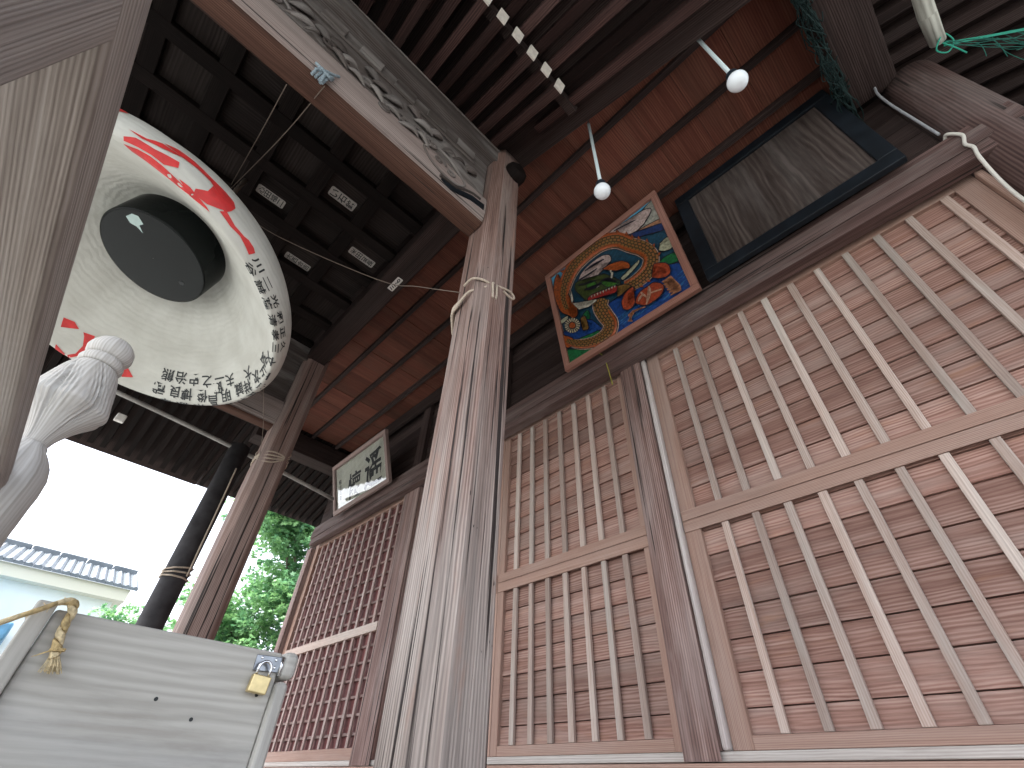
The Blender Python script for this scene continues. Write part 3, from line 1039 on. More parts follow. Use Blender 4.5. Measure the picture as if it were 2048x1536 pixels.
def lantern_pt(th, s, off=0.0):
    h, r, dh, dr = lantern_hr(s)
    rd_ = LU * math.cos(th) + LV * math.sin(th)
    nrm = (rd_ * dh - LN * dr)
    nrm.normalize()
    wob = 0.0012 * noise.noise(Vector((math.cos(th) * 3, math.sin(th) * 3, s * 30)))
    return LC + (LN * h + rd_ * (r + wob)) * LS + nrm * off

lan = empty('paper_lantern', LC + LN * 0.25, 'giant white paper lantern with red brushwork and rows of black names', 'lantern')
mb = MB()
NT = 200
ns = len(PRF)
for i in range(ns):
    for k in range(NT):
        mb.v.append(tuple(lantern_pt(2 * math.pi * k / NT, PLEN[i])))
for i in range(ns - 1):
    for k in range(NT):
        k2 = (k + 1) % NT
        mb.face([i * NT + k, i * NT + k2, (i + 1) * NT + k2, (i + 1) * NT + k],
                [(k / NT * 4, PLEN[i] * LS), ((k + 1) / NT * 4, PLEN[i] * LS), ((k + 1) / NT * 4, PLEN[i + 1] * LS), (k / NT * 4, PLEN[i + 1] * LS)], 0.5, 0, True)
body = build('paper_body', mb, 'paper', lan)
# lacquered end ring
def ring_solid(h0, h1, r0, r1, seg=72):
    mb = MB()
    prof_ = [(h0, 0.0005), (h0, r0 - 0.004), (h0 + 0.0006, r0 - 0.0012), (h0 + 0.002, r0), (h1, r1)]
    for h, r in prof_:
        for k in range(seg):
            a = 2 * math.pi * k / seg
            mb.v.append(tuple(LC + (LN * h + (LU * math.cos(a) + LV * math.sin(a)) * r) * LS))
    for i in range(len(prof_) - 1):
        for k in range(seg):
            k2 = (k + 1) % seg
            mb.face([i * seg + k, i * seg + k2, (i + 1) * seg + k2, (i + 1) * seg + k], [(0, 0)] * 4, 0.5, 0, i > 0)
    return mb
cap = build('bottom_ring', ring_solid(0.0, 0.062, 0.0858, 0.0860), 'black_lacquer', lan)
def disc_patch(pts2, off, mat, name):
    """flat patch on the ring's underside, points in lantern units"""
    mb = MB()
    mb.v = [tuple(LC + (LU * x + LV * y) * LS - LN * off) for x, y in pts2]
    mb.face(list(range(len(pts2))), [(0, 0)] * len(pts2), 0.5)
    return build(name, mb, mat, cap)
M['ring_patch'] = plain('pale_patch', (0.45, 0.58, 0.56), 0.7)  # pale blue-green spot on the ring's black underside
disc_patch([(0.045, -0.055), (0.058, -0.049), (0.062, -0.040), (0.054, -0.030), (0.046, -0.034), (0.036, -0.026), (0.040, -0.037), (0.038, -0.047)], 0.0012, 'ring_patch', 'pale_patch')
disc_patch([(-0.010 + 0.0045 * math.cos(a), 0.052 + 0.0045 * math.sin(a)) for a in [i * 0.63 for i in range(10)]], 0.0012, 'ink', 'screw_hole')
mb = MB()
mb.tube([LC + LN * 0.085 * LS, LC + LN * 0.12 * LS], 0.19, 40)
build('top_ring', mb, 'black_lacquer', lan)
mb = MB()
mb.tube([LC + LN * 0.12 * LS, (LC + LN * 0.12 * LS) + Vector((0, 0, 0.62))], 0.012, 8)
build('hanging_rope', mb, 'string', lan)

def surface_poly(mb, poly, off, maxlen=0.035):
    """polygon given in (angle, length along profile) laid onto the lantern"""
    bm = bmesh.new()
    K = 0.25
    vsq = [bm.verts.new((t * K, s, 0)) for t, s in poly]
    try:
        f = bm.faces.new(vsq)
    except ValueError:
        bm.free(); return
    bmesh.ops.triangulate(bm, faces=bm.faces[:])
    for _ in range(4):
        ed = [e for e in bm.edges if e.calc_length() > maxlen * K]
        if not ed:
            break
        bmesh.ops.subdivide_edges(bm, edges=ed, cuts=1)
        bmesh.ops.triangulate(bm, faces=bm.faces[:])
    bm.verts.index_update()
    b = len(mb.v)
    for v in bm.verts:
        mb.v.append(tuple(lantern_pt(v.co.x / K, v.co.y, off)))
    for f in bm.faces:
        mb.face([b + v.index for v in f.verts], [(0, 0)] * len(f.verts), 0.5)
    bm.free()

RED = [[(-0.166, 0.2341), (-0.131, 0.2412), (-0.052, 0.2435), (0.009, 0.2485), (0.044, 0.2512), (0.061, 0.2435), (0.017, 0.2350), (-0.044, 0.2350), (-0.096, 0.2330), (-0.157, 0.2300)],
       [(-0.157, 0.2262), (-0.096, 0.2311), (-0.044, 0.2330), (0.017, 0.2330), (0.105, 0.2318), (0.166, 0.2311), (0.183, 0.2288), (0.113, 0.2250), (0.061, 0.2238), (0.017, 0.2223), (-0.052, 0.2223), (-0.122, 0.2202)],
       [(-0.175, 0.2459), (-0.122, 0.2485), (-0.105, 0.2495), (-0.061, 0.2602), (0.026, 0.2637), (0.0, 0.257), (-0.044, 0.2512), (-0.113, 0.2450)],
       [(-0.061, 0.2637), (-0.017, 0.2756), (0.052, 0.2797), (0.157, 0.2776), (0.236, 0.2797), (0.297, 0.2777), (0.323, 0.2675), (0.323, 0.2541), (0.314, 0.2459), (0.288, 0.2459), (0.227, 0.2602), (0.166, 0.2675), (0.096, 0.2675), (0.026, 0.2637)],
       [(0.166, 0.2391), (0.201, 0.2485), (0.192, 0.2637), (0.227, 0.2602), (0.288, 0.2459), (0.314, 0.2485), (0.279, 0.2412), (0.244, 0.2356), (0.209, 0.2340), (0.175, 0.2340)],
       [(0.096, 0.2341), (0.148, 0.2356), (0.209, 0.2338), (0.253, 0.2330), (0.279, 0.2314), (0.236, 0.2301), (0.175, 0.2275)],
       [(0.297, 0.2412), (0.314, 0.2485), (0.384, 0.2445), (0.445, 0.2459), (0.471, 0.2485), (0.515, 0.2485), (0.541, 0.2459), (0.532, 0.2373), (0.497, 0.2391), (0.436, 0.2415), (0.375, 0.2391)],
       [(3.438, 0.1763), (3.368, 0.1709), (3.307, 0.1763), (3.395, 0.192)],
       [(3.272, 0.1763), (3.194, 0.1709), (3.176, 0.1816), (3.166, 0.2012), (3.168, 0.2121), (3.22, 0.2301), (3.233, 0.2251), (3.203, 0.2151), (3.205, 0.1968), (3.246, 0.1816)],
       [(3.326, 0.2199), (3.246, 0.2259), (3.246, 0.2311), (3.309, 0.2291)],
       [(2.923, 0.2052), (2.871, 0.192), (2.80, 0.2052), (2.871, 0.2128)]]
# more of the red design on the sides turned away from the steps
for k in range(3):
    RED.append([(-0.9 + k * 0.22, 0.235), (-0.76 + k * 0.22, 0.235), (-0.72 + k * 0.22, 0.285), (-0.82 + k * 0.22, 0.30), (-0.94 + k * 0.22, 0.28)])
for p in RED:
    mb = MB()
    surface_poly(mb, p, 0.0022)
    if mb.f:
        build('red_brush_stroke', mb, 'red_paint', body)

mb = MB()
def glyph_on_lantern(ch, th, s, wt, hs, off=0.0022):
    vs_, fs = text_mesh(ch)
    h, r, _, _ = lantern_hr(s)
    b = len(mb.v)
    for x, y in vs_:
        # top of the character points outward, away from the ring
        mb.v.append(tuple(lantern_pt(th + x * wt / r, s + y * hs, off)))
    for f in fs:
        mb.face([b + i for i in f], [(0, 0)] * len(f), 0.5)
TXT = [('熊', 2.55, .181), ('武', 2.59, .209), ('治', 2.43, .181), ('良', 2.465, .209), ('史', 2.305, .182), ('博', 2.36, .210), ('之', 2.175, .185), ('俊', 2.22, .212), ('一', 2.035, .182), ('健', 2.06, .199), ('昌', 2.12, .222),
       ('夫', 1.915, .190), ('明', 1.985, .214), ('誠', 1.83, .212), ('大', 1.67, .196), ('祥', 1.725, .215), ('次', 1.575, .213), ('弘', 1.385, .208), ('正', 1.46, .222), ('文', 1.30, .222), ('山', 1.60, .232), ('田', 1.74, .234), ('村', 1.87, .234), ('林', 2.00, .236), ('木', 2.26, .232), ('原', 2.40, .232), ('本', 2.53, .231)]
for ch, th, s in TXT:
    glyph_on_lantern(ch, th, s, 0.0235, 0.0235 if s < 0.226 else 0.012)
for i, (c1, c2) in enumerate((('谷', '川'), ('誠', '二'), ('隆', '光'), ('清', '和'), ('孝', '正'), ('三', '久'))):
    th = 0.605 + i * 0.112
    glyph_on_lantern(c1, th, 0.2296, 0.0225, 0.0105)
    glyph_on_lantern(c2, th - 0.006, 0.2415, 0.0225, 0.0095)
build('painted_names', mb, 'ink', body)

# ================================================================ stair railing with carved finial
rail = empty('stair_railing', (-1.27, -0.19, GZ), 'weathered grey stair railing with carved bud finial on its newel', 'railing')
newel = empty('newel_post', (-1.24, -0.195, GZ), parent=rail)
def fluted(a, r, z):
    # carved lotus petals hang down round the bell, each edged by grooves
    if 0.50 < z < 0.703:
        u = (z - 0.588) / 0.115
        sw = (a + 0.55 * max(u, -0.3) ** 2 + 0.35) * 3.0 / math.pi
        k = sw - math.floor(sw)
        e = abs(k - 0.5) * 2                      # 1 at a petal's edge
        env = math.sin(math.pi * min(1, max(0.06, 0.35 + 0.62 * u)))
        groove = math.exp(-((e - 0.95) / 0.045) ** 2) * 0.15 + math.exp(-((e - 0.70) / 0.035) ** 2) * 0.085 + math.exp(-((e - 0.47) / 0.03) ** 2) * 0.06 + math.exp(-((e - 0.24) / 0.03) ** 2) * 0.03
        lip = 0.10 * math.exp(-(u / 0.25) ** 2) * (1 - e * e)
        return r * (1 - groove * env + lip + 0.07 * (k - 0.5) * (1 - min(1, max(0, u))))
    if 0.30 < z < 0.47:
        return r * (1 - 0.06 * abs(math.sin(a * 4 + z * 9)) ** 0.4)
    return r
NC = (-1.24, -0.160, 0)
mb = MB()
prf = []
for r, z in [(0.066, GZ), (0.066, 0.28), (0.067, 0.31), (0.067, 0.34), (0.067, 0.37), (0.067, 0.40), (0.065, 0.43), (0.056, 0.455), (0.041, 0.474), (0.030, 0.486), (0.0265, 0.496)]:
    prf.append((r, z))
mb.lathe(prf, NC, 64, fn=lambda a, r, z: fluted(a, r, z) + noise.noise(Vector((a * 5, z * 6, 1))) * 0.002)
build('post_shaft', mb, 'finial', newel)
mb = MB()
bud = [(r, z) for z, r in catmull([(0.4965, 0.024), (0.515, 0.029), (0.54, 0.042), (0.565, 0.057), (0.580, 0.067), (0.588, 0.0715), (0.597, 0.072), (0.62, 0.069), (0.65, 0.062), (0.68, 0.053), (0.697, 0.045), (0.703, 0.040)], 7)]
mb.lathe(bud, NC, 180, fn=fluted)
tipp = [(r * 0.90, z) for z, r in catmull([(0.7035, 0.036), (0.707, 0.046), (0.718, 0.050), (0.728, 0.046), (0.731, 0.040), (0.736, 0.046), (0.752, 0.052), (0.772, 0.046), (0.788, 0.030), (0.797, 0.010), (0.799, 0.001)], 5)]
mb.lathe(tipp, NC, 64, fn=lambda a, r, z: r * (1 - 0.02 * abs(math.sin(a * 7))))
build('bud_finial', mb, 'finial', newel)
RZ0, RZ1, RYF = 0.358, 0.419, -0.143
mb = MB()
nseg = 50
sec = [(RYF - 0.115, RZ0 + 0.004), (RYF - 0.108, RZ0), (RYF - 0.004, RZ0), (RYF, RZ0 + 0.006), (RYF + 0.001, RZ0 + 0.03), (RYF - 0.006, RZ1 - 0.006), (RYF - 0.02, RZ1), (RYF - 0.10, RZ1), (RYF - 0.115, RZ1 - 0.01)]
sec2 = []
for i in range(len(sec)):
    a, b = sec[i], sec[(i + 1) % len(sec)]
    k = max(1, int(math.dist(a, b) / 0.004))
    for j in range(k):
        sec2.append((lerp(a[0], b[0], j / k), lerp(a[1], b[1], j / k)))
ms = len(sec2)
for k in range(nseg + 1):
    x = lerp(-1.19, 0.22, k / nseg)
    for i, (y, z) in enumerate(sec2):
        d = noise.noise(Vector((x * 1.5, i * 0.9, 3))) * 0.0011
        mb.v.append((x, y + d, z + d - 0.006 * (x + 0.2)))
for k in range(nseg):
    for i in range(ms):
        j = (i + 1) % ms
        xa, xb = lerp(-1.19, 0.22, k / nseg), lerp(-1.19, 0.22, (k + 1) / nseg)
        mb.face([k * ms + i, (k + 1) * ms + i, (k + 1) * ms + j, k * ms + j], [(xa, i * 0.004), (xb, i * 0.004), (xb, i * 0.004 + 0.004), (xa, i * 0.004 + 0.004)], 0.5, 0, True)
build('handrail', mb, 'railgrey', rail)
mb = MB()
mb.box(-0.246, -0.150, RYF - 0.110, RYF + 0.0008, GZ, RZ0 + 0.003, grain=2, tint=0.45)
build('support_post', mb, 'railgrey', rail, 0.0012)
mb = MB()
mb.box(-1.19, -0.247, RYF - 0.085, RYF - 0.03, 0.02, 0.08, grain=0)
build('lower_rail', mb, 'railgrey', rail, 0.004)

# ================================================================ offering box, lock and straw rope
bx = empty('offering_box', (-1.2, 0.2, GZ), 'bleached grey wooden offering box with hasp on its front', 'offering box')
mb = MB()
mb.box(-1.024, -1.0, 0.0265, 0.3765, GZ, 0.186, grain=1, tint=0.5)
build('front_board', mb, 'box', bx, 0.005, 3)
mb = MB()
mb.box(-1.05, -0.985, 0.001, 0.0255, GZ, 0.191, grain=2, tint=0.45)
build('corner_post', mb, 'box', bx, 0.004, 3)
mb = MB()
mb.box(-1.05, -0.990, 0.377, 0.401, GZ, 0.1425, grain=2, tint=0.5)
build('corner_post', mb, 'box', bx, 0.010, 4)
mb = MB()
mb.box(-1.36, -0.992, 0.377, 0.408, 0.1455, 0.1905, grain=0, tint=0.5)
build('top_rail', mb, 'box', bx, 0.013, 5)
mb = MB()
mb.box(-1.36, -1.335, 0.0265, 0.3765, GZ, 0.18, grain=1)
mb.box(-1.334, -1.0245, 0.006, 0.0265, GZ, 0.17, grain=0)
mb.box(-1.334, -1.0245, 0.3770, 0.398, GZ, 0.1420, grain=0)
build('side_boards', mb, 'box', bx, 0.003)
mb = MB()
for k in range(6):
    mb.box(-1.334, -1.0245, 0.045 + k * 0.055, 0.075 + k * 0.055, 0.13, 0.155, grain=0)
build('coin_slats', mb, 'box', bx, 0.003)
for y, z in ((0.205, 0.095), (0.265, 0.075), (0.352, 0.118)):
    mb = MB()
    mb.tube([(-0.9998, y, z), (-0.9985, y, z)], 0.0028, 10)
    build('nail', mb, 'ink', bx)
hs = empty('hasp', (-0.998, 0.36, 0.165), parent=bx)
TL = Matrix.Rotation(rad(3), 3, 'X')
mb = MB()
og = Vector((-0.998, 0.36, 0.165))
mb.box(-0.9995, -0.9975, 0.330, 0.3765, 0.1535, 0.1785, rot=TL, origin=og)
build('hasp_plate', mb, 'hasp', hs, 0.001)
mb = MB()
mb.tube([(-0.9965, 0.3775, 0.1500), (-0.9965, 0.3775, 0.1790)], 0.0032, 10)
build('hinge_pin', mb, 'steel', hs)
for y, z in ((0.3665, 0.161), (0.340, 0.173), (0.3655, 0.173)):
    mb = MB()
    mb.lathe([(0.0026, 0), (0.0022, 0.0010), (0.001, 0.0016)], (0, 0, 0), 12)
    mb.v = [(-0.9975 + z_, y + x_, z + y_) for x_, y_, z_ in mb.v]
    build('screw', mb, 'steel', hs)
lock = empty('padlock', (-0.985, 0.3495, 0.125), 'small brass padlock with steel shackle hanging from the hasp', 'padlock')
og = Vector((-0.988, 0.3475, 0.160))
TR = Matrix.Rotation(rad(-4), 3, 'X')
mb = MB()
mb.box(-0.9945, -0.9815, 0.3315, 0.3635, 0.1185, 0.1450, rot=TR, origin=og, tint=0.5)
build('lock_body', mb, 'brass', lock, 0.0018, 3)
mb = MB()
pts = [(-0.988, 0.3365, 0.144)] + [(-0.988, 0.3475 - 0.011 * math.cos(a), 0.155 + 0.012 * math.sin(a)) for a in [i * math.pi / 14 for i in range(15)]] + [(-0.988, 0.3585, 0.144)]
pts = [tuple(TR @ (Vector(p) - og) + og) for p in pts]
mb.tube(pts, 0.0024, 10)
build('shackle', mb, 'steel', lock)

straw = empty('straw_rope', (-0.97, 0.03, 0.19), 'frayed twisted straw rope draped over the corner of the grey box', 'straw rope')
path = [(-0.955, -0.16, -0.02), (-0.957, -0.105, 0.055), (-0.960, -0.062, 0.110), (-0.965, -0.022, 0.150), (-0.972, 0.012, 0.178), (-0.980, 0.028, 0.192), (-0.986, 0.040, 0.1935), (-0.986, 0.0455, 0.182), (-0.986, 0.046, 0.165), (-0.986, 0.0485, 0.150), (-0.986, 0.053, 0.136), (-0.986, 0.056, 0.127)]
pc = catmull(path, 10)
def strand(mb, phase, r, rt, turns):
    pts = []
    n = len(pc)
    for i, p in enumerate(pc):
        a = phase + turns * 2 * math.pi * i / n
        pts.append((p[0] + r * math.cos(a), p[1] + r * math.sin(a) * 0.7, p[2] + r * math.sin(a) * 0.7))
    mb.tube(pts, [rt * (1 + 0.18 * noise.noise(Vector((i * 0.5, phase, 0)))) for i in range(n)], 7)
for k, mt in ((0, 'straw'), (1, 'straw_pale')):
    mb = MB()
    for j in range(3):
        strand(mb, k * math.pi + j * 0.55, 0.0040, 0.0031, 5.5)
    if k:
        for j in range(34):
            i = random.randrange(4, len(pc) - 6)
            p = Vector(pc[i])
            mb.tube([p, p + Vector((0.003, random.uniform(-.006, .006), random.uniform(-0.012, 0.008)))], 0.0006, 5)
    build('rope_strand', mb, mt, straw)
mb = MB()
for j in range(44):
    a, q = random.uniform(0, 6.28), random.uniform(0.0008, 0.0056)
    e = Vector((-0.986 + q * math.cos(a) * 0.8, 0.056 + q * math.sin(a), 0.128))
    tpt = e + Vector((random.uniform(-.001, .002), 0.006 + 1.5 * q * math.sin(a), random.uniform(-0.022, -0.015)))
    mb.tube([e, (e + tpt) / 2 + Vector((0, 0.0006, 0)), tpt], 0.0007, 5)
build('frayed_end', mb, 'straw_pale', straw)
mb = MB()
for q in range(2):
    mb.tube([(-0.986 + 0.0075 * math.cos(a), 0.0548 + 0.0085 * math.sin(a), 0.1335 + 0.0018 * q + 0.0012 * math.sin(a)) for a in [i * 0.45 for i in range(15)]], 0.0011, 6)
mb.tube([(-0.982, 0.050, 0.133), (-0.981, 0.043, 0.129), (-0.983, 0.036, 0.1245), (-0.986, 0.032, 0.1225)], [0.0012, 0.001, 0.0008, 0.0004], 6)
build('binding', mb, 'straw', straw)

# ================================================================ light bulbs
def lamp(x, y, zt, zb, label, sway=0.0):
    t = empty('hanging_bulb', (x, y, zb), label, 'light bulb', 'bulbs hanging from the ceiling edge')
    zm = lerp(zt, zb, 0.30)
    mb = MB()
    mb.tube([(x, y, zt), (x + 0.004, y, (zt + zm) / 2), (x, y, zm)], 0.004, 8)
    build('black_wire', mb, 'cable_black', t)
    mb = MB()
    mb.tube([(x, y, zm), (x, y, zb + 0.075)], 0.0075, 10)
    build('cord', mb, 'tube', t)
    mb = MB()
    mb.lathe([(0.016, 0.030), (0.020, 0.034), (0.0205, 0.060), (0.017, 0.066), (0.010, 0.078)], (x, y, zb), 24)
    build('socket', mb, 'socket', t)
    mb = MB()
    mb.lathe([(r, z) for z, r in catmull([(-0.034, 0.002), (-0.0325, 0.012), (-0.024, 0.025), (-0.006, 0.0325), (0.010, 0.030), (0.022, 0.020), (0.031, 0.0150)], 5)], (x, y, zb), 32)
    build('bulb', mb, 'bulb', t)
lamp(-0.402, 0.805, 2.80, 1.792, 'white bulb hanging on its cord above the dragon picture')
lamp(0.140, 0.812, 2.80, 1.776, 'white bulb hanging on its cord in front of the dark framed board')

# ================================================================ plaques above the doors
def plaque_frame(xa, xb, P0, P1, wd, th, mat, parent, bev=0.003):
    """frame of a leaning plaque: P0=(y,z) of the bottom, P1 of the top; returns mapping (u,v,depth)->point"""
    a, b = Vector((0, P0[0], P0[1])), Vector((0, P1[0], P1[1]))
    upv = (b - a)
    H = upv.length
    upv.normalize()
    nrm = Vector((0, -upv.z, upv.y))        # towards the viewer
    if nrm.y > 0:
        nrm = -nrm
    def mp(x, s, d):
        return Vector((x, 0, 0)) + Vector((0, a.y, a.z)) + upv * s + nrm * d
    def bar(mb, x0, x1, s0, s1, d0, d1, g):
        n0 = len(mb.v)
        m2 = MB()
        m2.box(x0, x1, 0, 1, 0, 1, grain=g)
        mb_box = MB()
        mb_box.box(x0, x1, d0, d1, s0, s1, grain=g)
        for x_, d_, s_ in mb_box.v:
            mb.v.append(tuple(mp(x_, s_, -d_)))
        for f, u, t, mi, sm in zip(mb_box.f, mb_box.uv, mb_box.t, mb_box.mi, mb_box.sm):
            mb.face([i + n0 for i in f], u, t, mi, sm)
    mb = MB()
    bar(mb, xa, xb, 0, wd, -th, 0.012, 0)
    bar(mb, xa, xb, H - wd, H, -th, 0.012, 0)
    bar(mb, xa, xa + wd, wd + 0.0005, H - wd - 0.0005, -th + 0.001, 0.012, 2)
    bar(mb, xb - wd, xb, wd + 0.0005, H - wd - 0.0005, -th + 0.001, 0.012, 2)
    build('frame', mb, mat, parent, bev)
    return mp, H, bar

# dragon picture
dr = empty('dragon_picture', (-0.85, 1.64, 1.975), 'colourful carved picture of an orange dragon and red crab in a wooden frame', 'picture')
mp, H, bar = plaque_frame(-1.292, -0.395, (1.645, 1.962), (1.475, 2.775), 0.040, 0.018, 'frame_red', dr)
px0, px1, ps0, ps1 = -1.252, -0.435, 0.040, H - 0.040
# homography from traced photograph coordinates to the picture's own (u, v)
def homog(src):
    import numpy as np
    dst = [(0, 0), (0, 1), (1, 1), (1, 0)]
    A = []
    for (x, y), (u, v) in zip(src, dst):
        A.append([x, y, 1, 0, 0, 0, -u * x, -u * y]); A.append([0, 0, 0, x, y, 1, -v * x, -v * y])
    b_ = [c for d in dst for c in d]
    h = list(np.linalg.solve(np.array(A, float), np.array(b_, float))) + [1]
    def f(x, y):
        w_ = h[6] * x + h[7] * y + 1
        return (h[0] * x + h[1] * y + h[2]) / w_, (h[3] * x + h[4] * y + h[5]) / w_
    return f
HM = homog([(350, 1440), (195, 740), (945, 165), (1270, 855)])
def pic(x, y, d):
    u, v = HM(x, y)
    u = min(max(u, 0.002), 0.998); v = min(max(v, 0.002), 0.998)
    return mp(lerp(px0, px1, u), lerp(ps0, ps1, v), d)
def paint(name, col, rough=0.45, var=0.5):
    return plain(name, col, rough, noise_amt=var, nscale=70)
mb = MB()
mb.v = [tuple(pic(*p, 0.0)) for p in ((350, 1440), (1270, 855), (945, 165), (195, 740))]
mb.face([0, 1, 2, 3], [(0, 0)] * 4, 0.5)
build('picture_ground', mb, paint('teal_paint', (0.010, 0.053, 0.090)), dr)
LAY = [0.0]
OUT = paint('outline_paint', (0.012, 0.010, 0.018))
SPLIT = {'dragon_fin', 'dragon_leg', 'pale_stripe', 'crab_shell', 'cloud', 'green_hill', 'dragon_claw', 'dragon_brow', 'sea'}
def flat(mb, poly, smooth, d, grow=0.0):
    P = catmull(poly + [poly[0]], 4)[:-1] if smooth else poly
    if grow:
        n = len(P)
        ar = sum(P[i][0] * P[(i + 1) % n][1] - P[(i + 1) % n][0] * P[i][1] for i in range(n))
        sg = 1 if ar > 0 else -1
        Q = []
        for i in range(n):
            a, b = P[i - 1], P[(i + 1) % n]
            dx, dy = b[0] - a[0], b[1] - a[1]
            l = math.hypot(dx, dy) or 1
            Q.append((P[i][0] + sg * dy / l * grow, P[i][1] - sg * dx / l * grow))
        P = Q
    bm = bmesh.new()
    vv = [bm.verts.new(pic(x, y, d)) for x, y in P]
    try:
        bm.faces.new(vv)
    except ValueError:
        bm.free()
        return
    bmesh.ops.triangulate(bm, faces=bm.faces[:], ngon_method='EAR_CLIP')
    bm.verts.index_update()
    b = len(mb.v)
    mb.v += [tuple(v.co) for v in bm.verts]
    for f in bm.faces:
        mb.face([b + v.index for v in f.verts], [(0, 0)] * 3, 0.5, mb.cur)
    bm.free()
def shape(name, col, polys, smooth=True, line=7.0):
    LAY[0] += 0.0010
    groups = [[p] for p in polys] if name in SPLIT else [polys]
    for g in groups:
        mb = MB()
        for poly in g:
            if line:
                mb.cur = 1
                flat(mb, poly, smooth, LAY[0] - 0.0005, line)
            mb.cur = 0
            flat(mb, poly, smooth, LAY[0])
        if mb.f:
            build(name, mb, [col, OUT], dr)
def ribbon_pts(path, n=10):
    return catmull(path, n)
def ribbon(name, col, path, wfac=1.0, off=0.0, raise_=0.0, uvscale=1.0):
    """path: (x, y, width) in traced pixels; a relief band with u along and v across"""
    LAY[0] += 0.0006
    P = ribbon_pts(path)
    mb = MB()
    n = len(P)
    L = 0
    K = 7
    for i, (x, y, wd) in enumerate(P):
        a, b = P[max(i - 1, 0)], P[min(i + 1, n - 1)]
        dx, dy = b[0] - a[0], b[1] - a[1]
        l = math.hypot(dx, dy) or 1
        nx, ny = -dy / l, dx / l
        for k in range(K):
            t = k / (K - 1) * 2 - 1
            q = (t * wfac + off) * wd / 2
            mb.v.append(tuple(pic(x + nx * q, y + ny * q, LAY[0] + raise_ * (1 - t * t))))
    for i in range(n - 1):
        l = math.hypot(P[i + 1][0] - P[i][0], P[i + 1][1] - P[i][1])
        for k in range(K - 1):
            va, vb = k / (K - 1), (k + 1) / (K - 1)
            mb.face([i * K + k, (i + 1) * K + k, (i + 1) * K + k + 1, i * K + k + 1], [(L / 100, va), ((L + l) / 100, va), ((L + l) / 100, vb), (L / 100, vb)], 0.5, 0, True)
        L += l
    return build(name, mb, col, dr)
def scales(name, body, edge, sx=5.2, sy=6.0):
    m, t, b = new_mat(name)
    uv = t.nodes.new('ShaderNodeUVMap'); uv.uv_map = 'UVMap'
    mpn = t.nodes.new('ShaderNodeMapping')
    mpn.inputs['Scale'].default_value = (sx, sy, 1)
    mpn.inputs['Rotation'].default_value = (0, 0, 0)
    br = t.nodes.new('ShaderNodeTexBrick')
    br.inputs['Scale'].default_value = 1.0
    br.inputs['Mortar Size'].default_value = 0.17
    br.inputs['Mortar Smooth'].default_value = 0.3
    br.inputs['Brick Width'].default_value = 1.0
    br.inputs['Row Height'].default_value = 0.9
    br.inputs['Color1'].default_value = (*body, 1)
    br.inputs['Color2'].default_value = (body[0] * 1.25, body[1] * 0.85, body[2], 1)
    br.inputs['Mortar'].default_value = (*edge, 1)
    t.links.new(uv.outputs[0], mpn.inputs[0])
    t.links.new(mpn.outputs[0], br.inputs['Vector'])
    t.links.new(br.outputs[0], b.inputs['Base Color'])
    b.inputs['Roughness'].default_value = 0.4
    return m
def sky_paint():
    m, t, b = new_mat('painted_sky')
    uv = t.nodes.new('ShaderNodeTexCoord')
    n = t.nodes.new('ShaderNodeTexNoise')
    n.inputs['Scale'].default_value = 6
    r = t.nodes.new('ShaderNodeValToRGB')
    r.color_ramp.elements[0].position = 0.35
    r.color_ramp.elements[0].color = (0.04, 0.22, 0.42, 1)
    r.color_ramp.elements[1].position = 0.7
    r.color_ramp.elements[1].color = (0.10, 0.36, 0.50, 1)
    t.links.new(uv.outputs['Object'], n.inputs[0])
    t.links.new(n.outputs['Fac'], r.inputs[0])
    t.links.new(r.outputs[0], b.inputs['Base Color'])
    return m
shape('painted_sky', sky_paint(), [[(195, 740), (945, 165), (960, 205), (820, 330), (640, 420), (440, 590), (330, 700), (215, 820)]], False)
shape('pale_sky', paint('pale_sky_paint', (0.277, 0.277, 0.235)), [[(945, 170), (1010, 315), (900, 360), (800, 420), (760, 380), (850, 290)]])
shape('sunset_glow', paint('sunset_paint', (0.330, 0.160, 0.085)), [[(1010, 315), (1020, 345), (930, 375), (840, 410), (900, 370)]])
shape('far_hill', paint('navy_paint', (0.008, 0.027, 0.107)), [[(800, 420), (900, 395), (1030, 350), (1045, 395), (930, 420), (850, 445)]])
shape('cloud', paint('cloud_paint', (0.416, 0.320, 0.293)), [[(640, 405), (680, 375), (730, 380), (800, 340), (830, 300), (870, 255), (940, 235), (930, 285), (900, 310), (895, 345), (860, 355), (850, 390), (790, 420), (740, 430)],
                                                     [(405, 785), (430, 715), (500, 640), (580, 585), (640, 580), (650, 625), (580, 650), (560, 720), (500, 785), (440, 800)],
                                                     ])
shape('pale_stripe', paint('cream_paint', (0.351, 0.351, 0.240)), [[(1015, 555), (1030, 500), (1085, 455), (1115, 530), (1060, 560)], [(735, 760), (850, 650), (865, 625), (860, 660), (760, 770)], [(1020, 505), (1080, 462), (1085, 475), (1030, 515)], [(270, 1085), (325, 1050), (325, 1075), (280, 1110)]])
shape('green_hill', paint('green_paint', (0.010, 0.117, 0.037)), [[(1010, 655), (1080, 600), (1150, 580), (1165, 640), (1080, 665)], [(350, 1430), (330, 1330), (420, 1330), (520, 1330), (420, 1390)], [(440, 1060), (480, 1010), (500, 1060), (470, 1140)], [(440, 1210), (540, 1170), (590, 1200), (500, 1235), (420, 1235)], [(970, 720), (1020, 690), (1010, 740), (965, 760)]])
shape('sea', paint('sea_paint', (0.008, 0.045, 0.192)), [[(650, 960), (760, 905), (850, 825), (980, 785), (1060, 680), (1170, 660), (1265, 850), (1100, 955), (790, 1160), (710, 1210), (720, 1100), (640, 1020)], [(290, 1190), (400, 1150), (440, 1080), (520, 1090), (600, 1160), (530, 1185), (400, 1240), (330, 1230)]], False)
wl = []
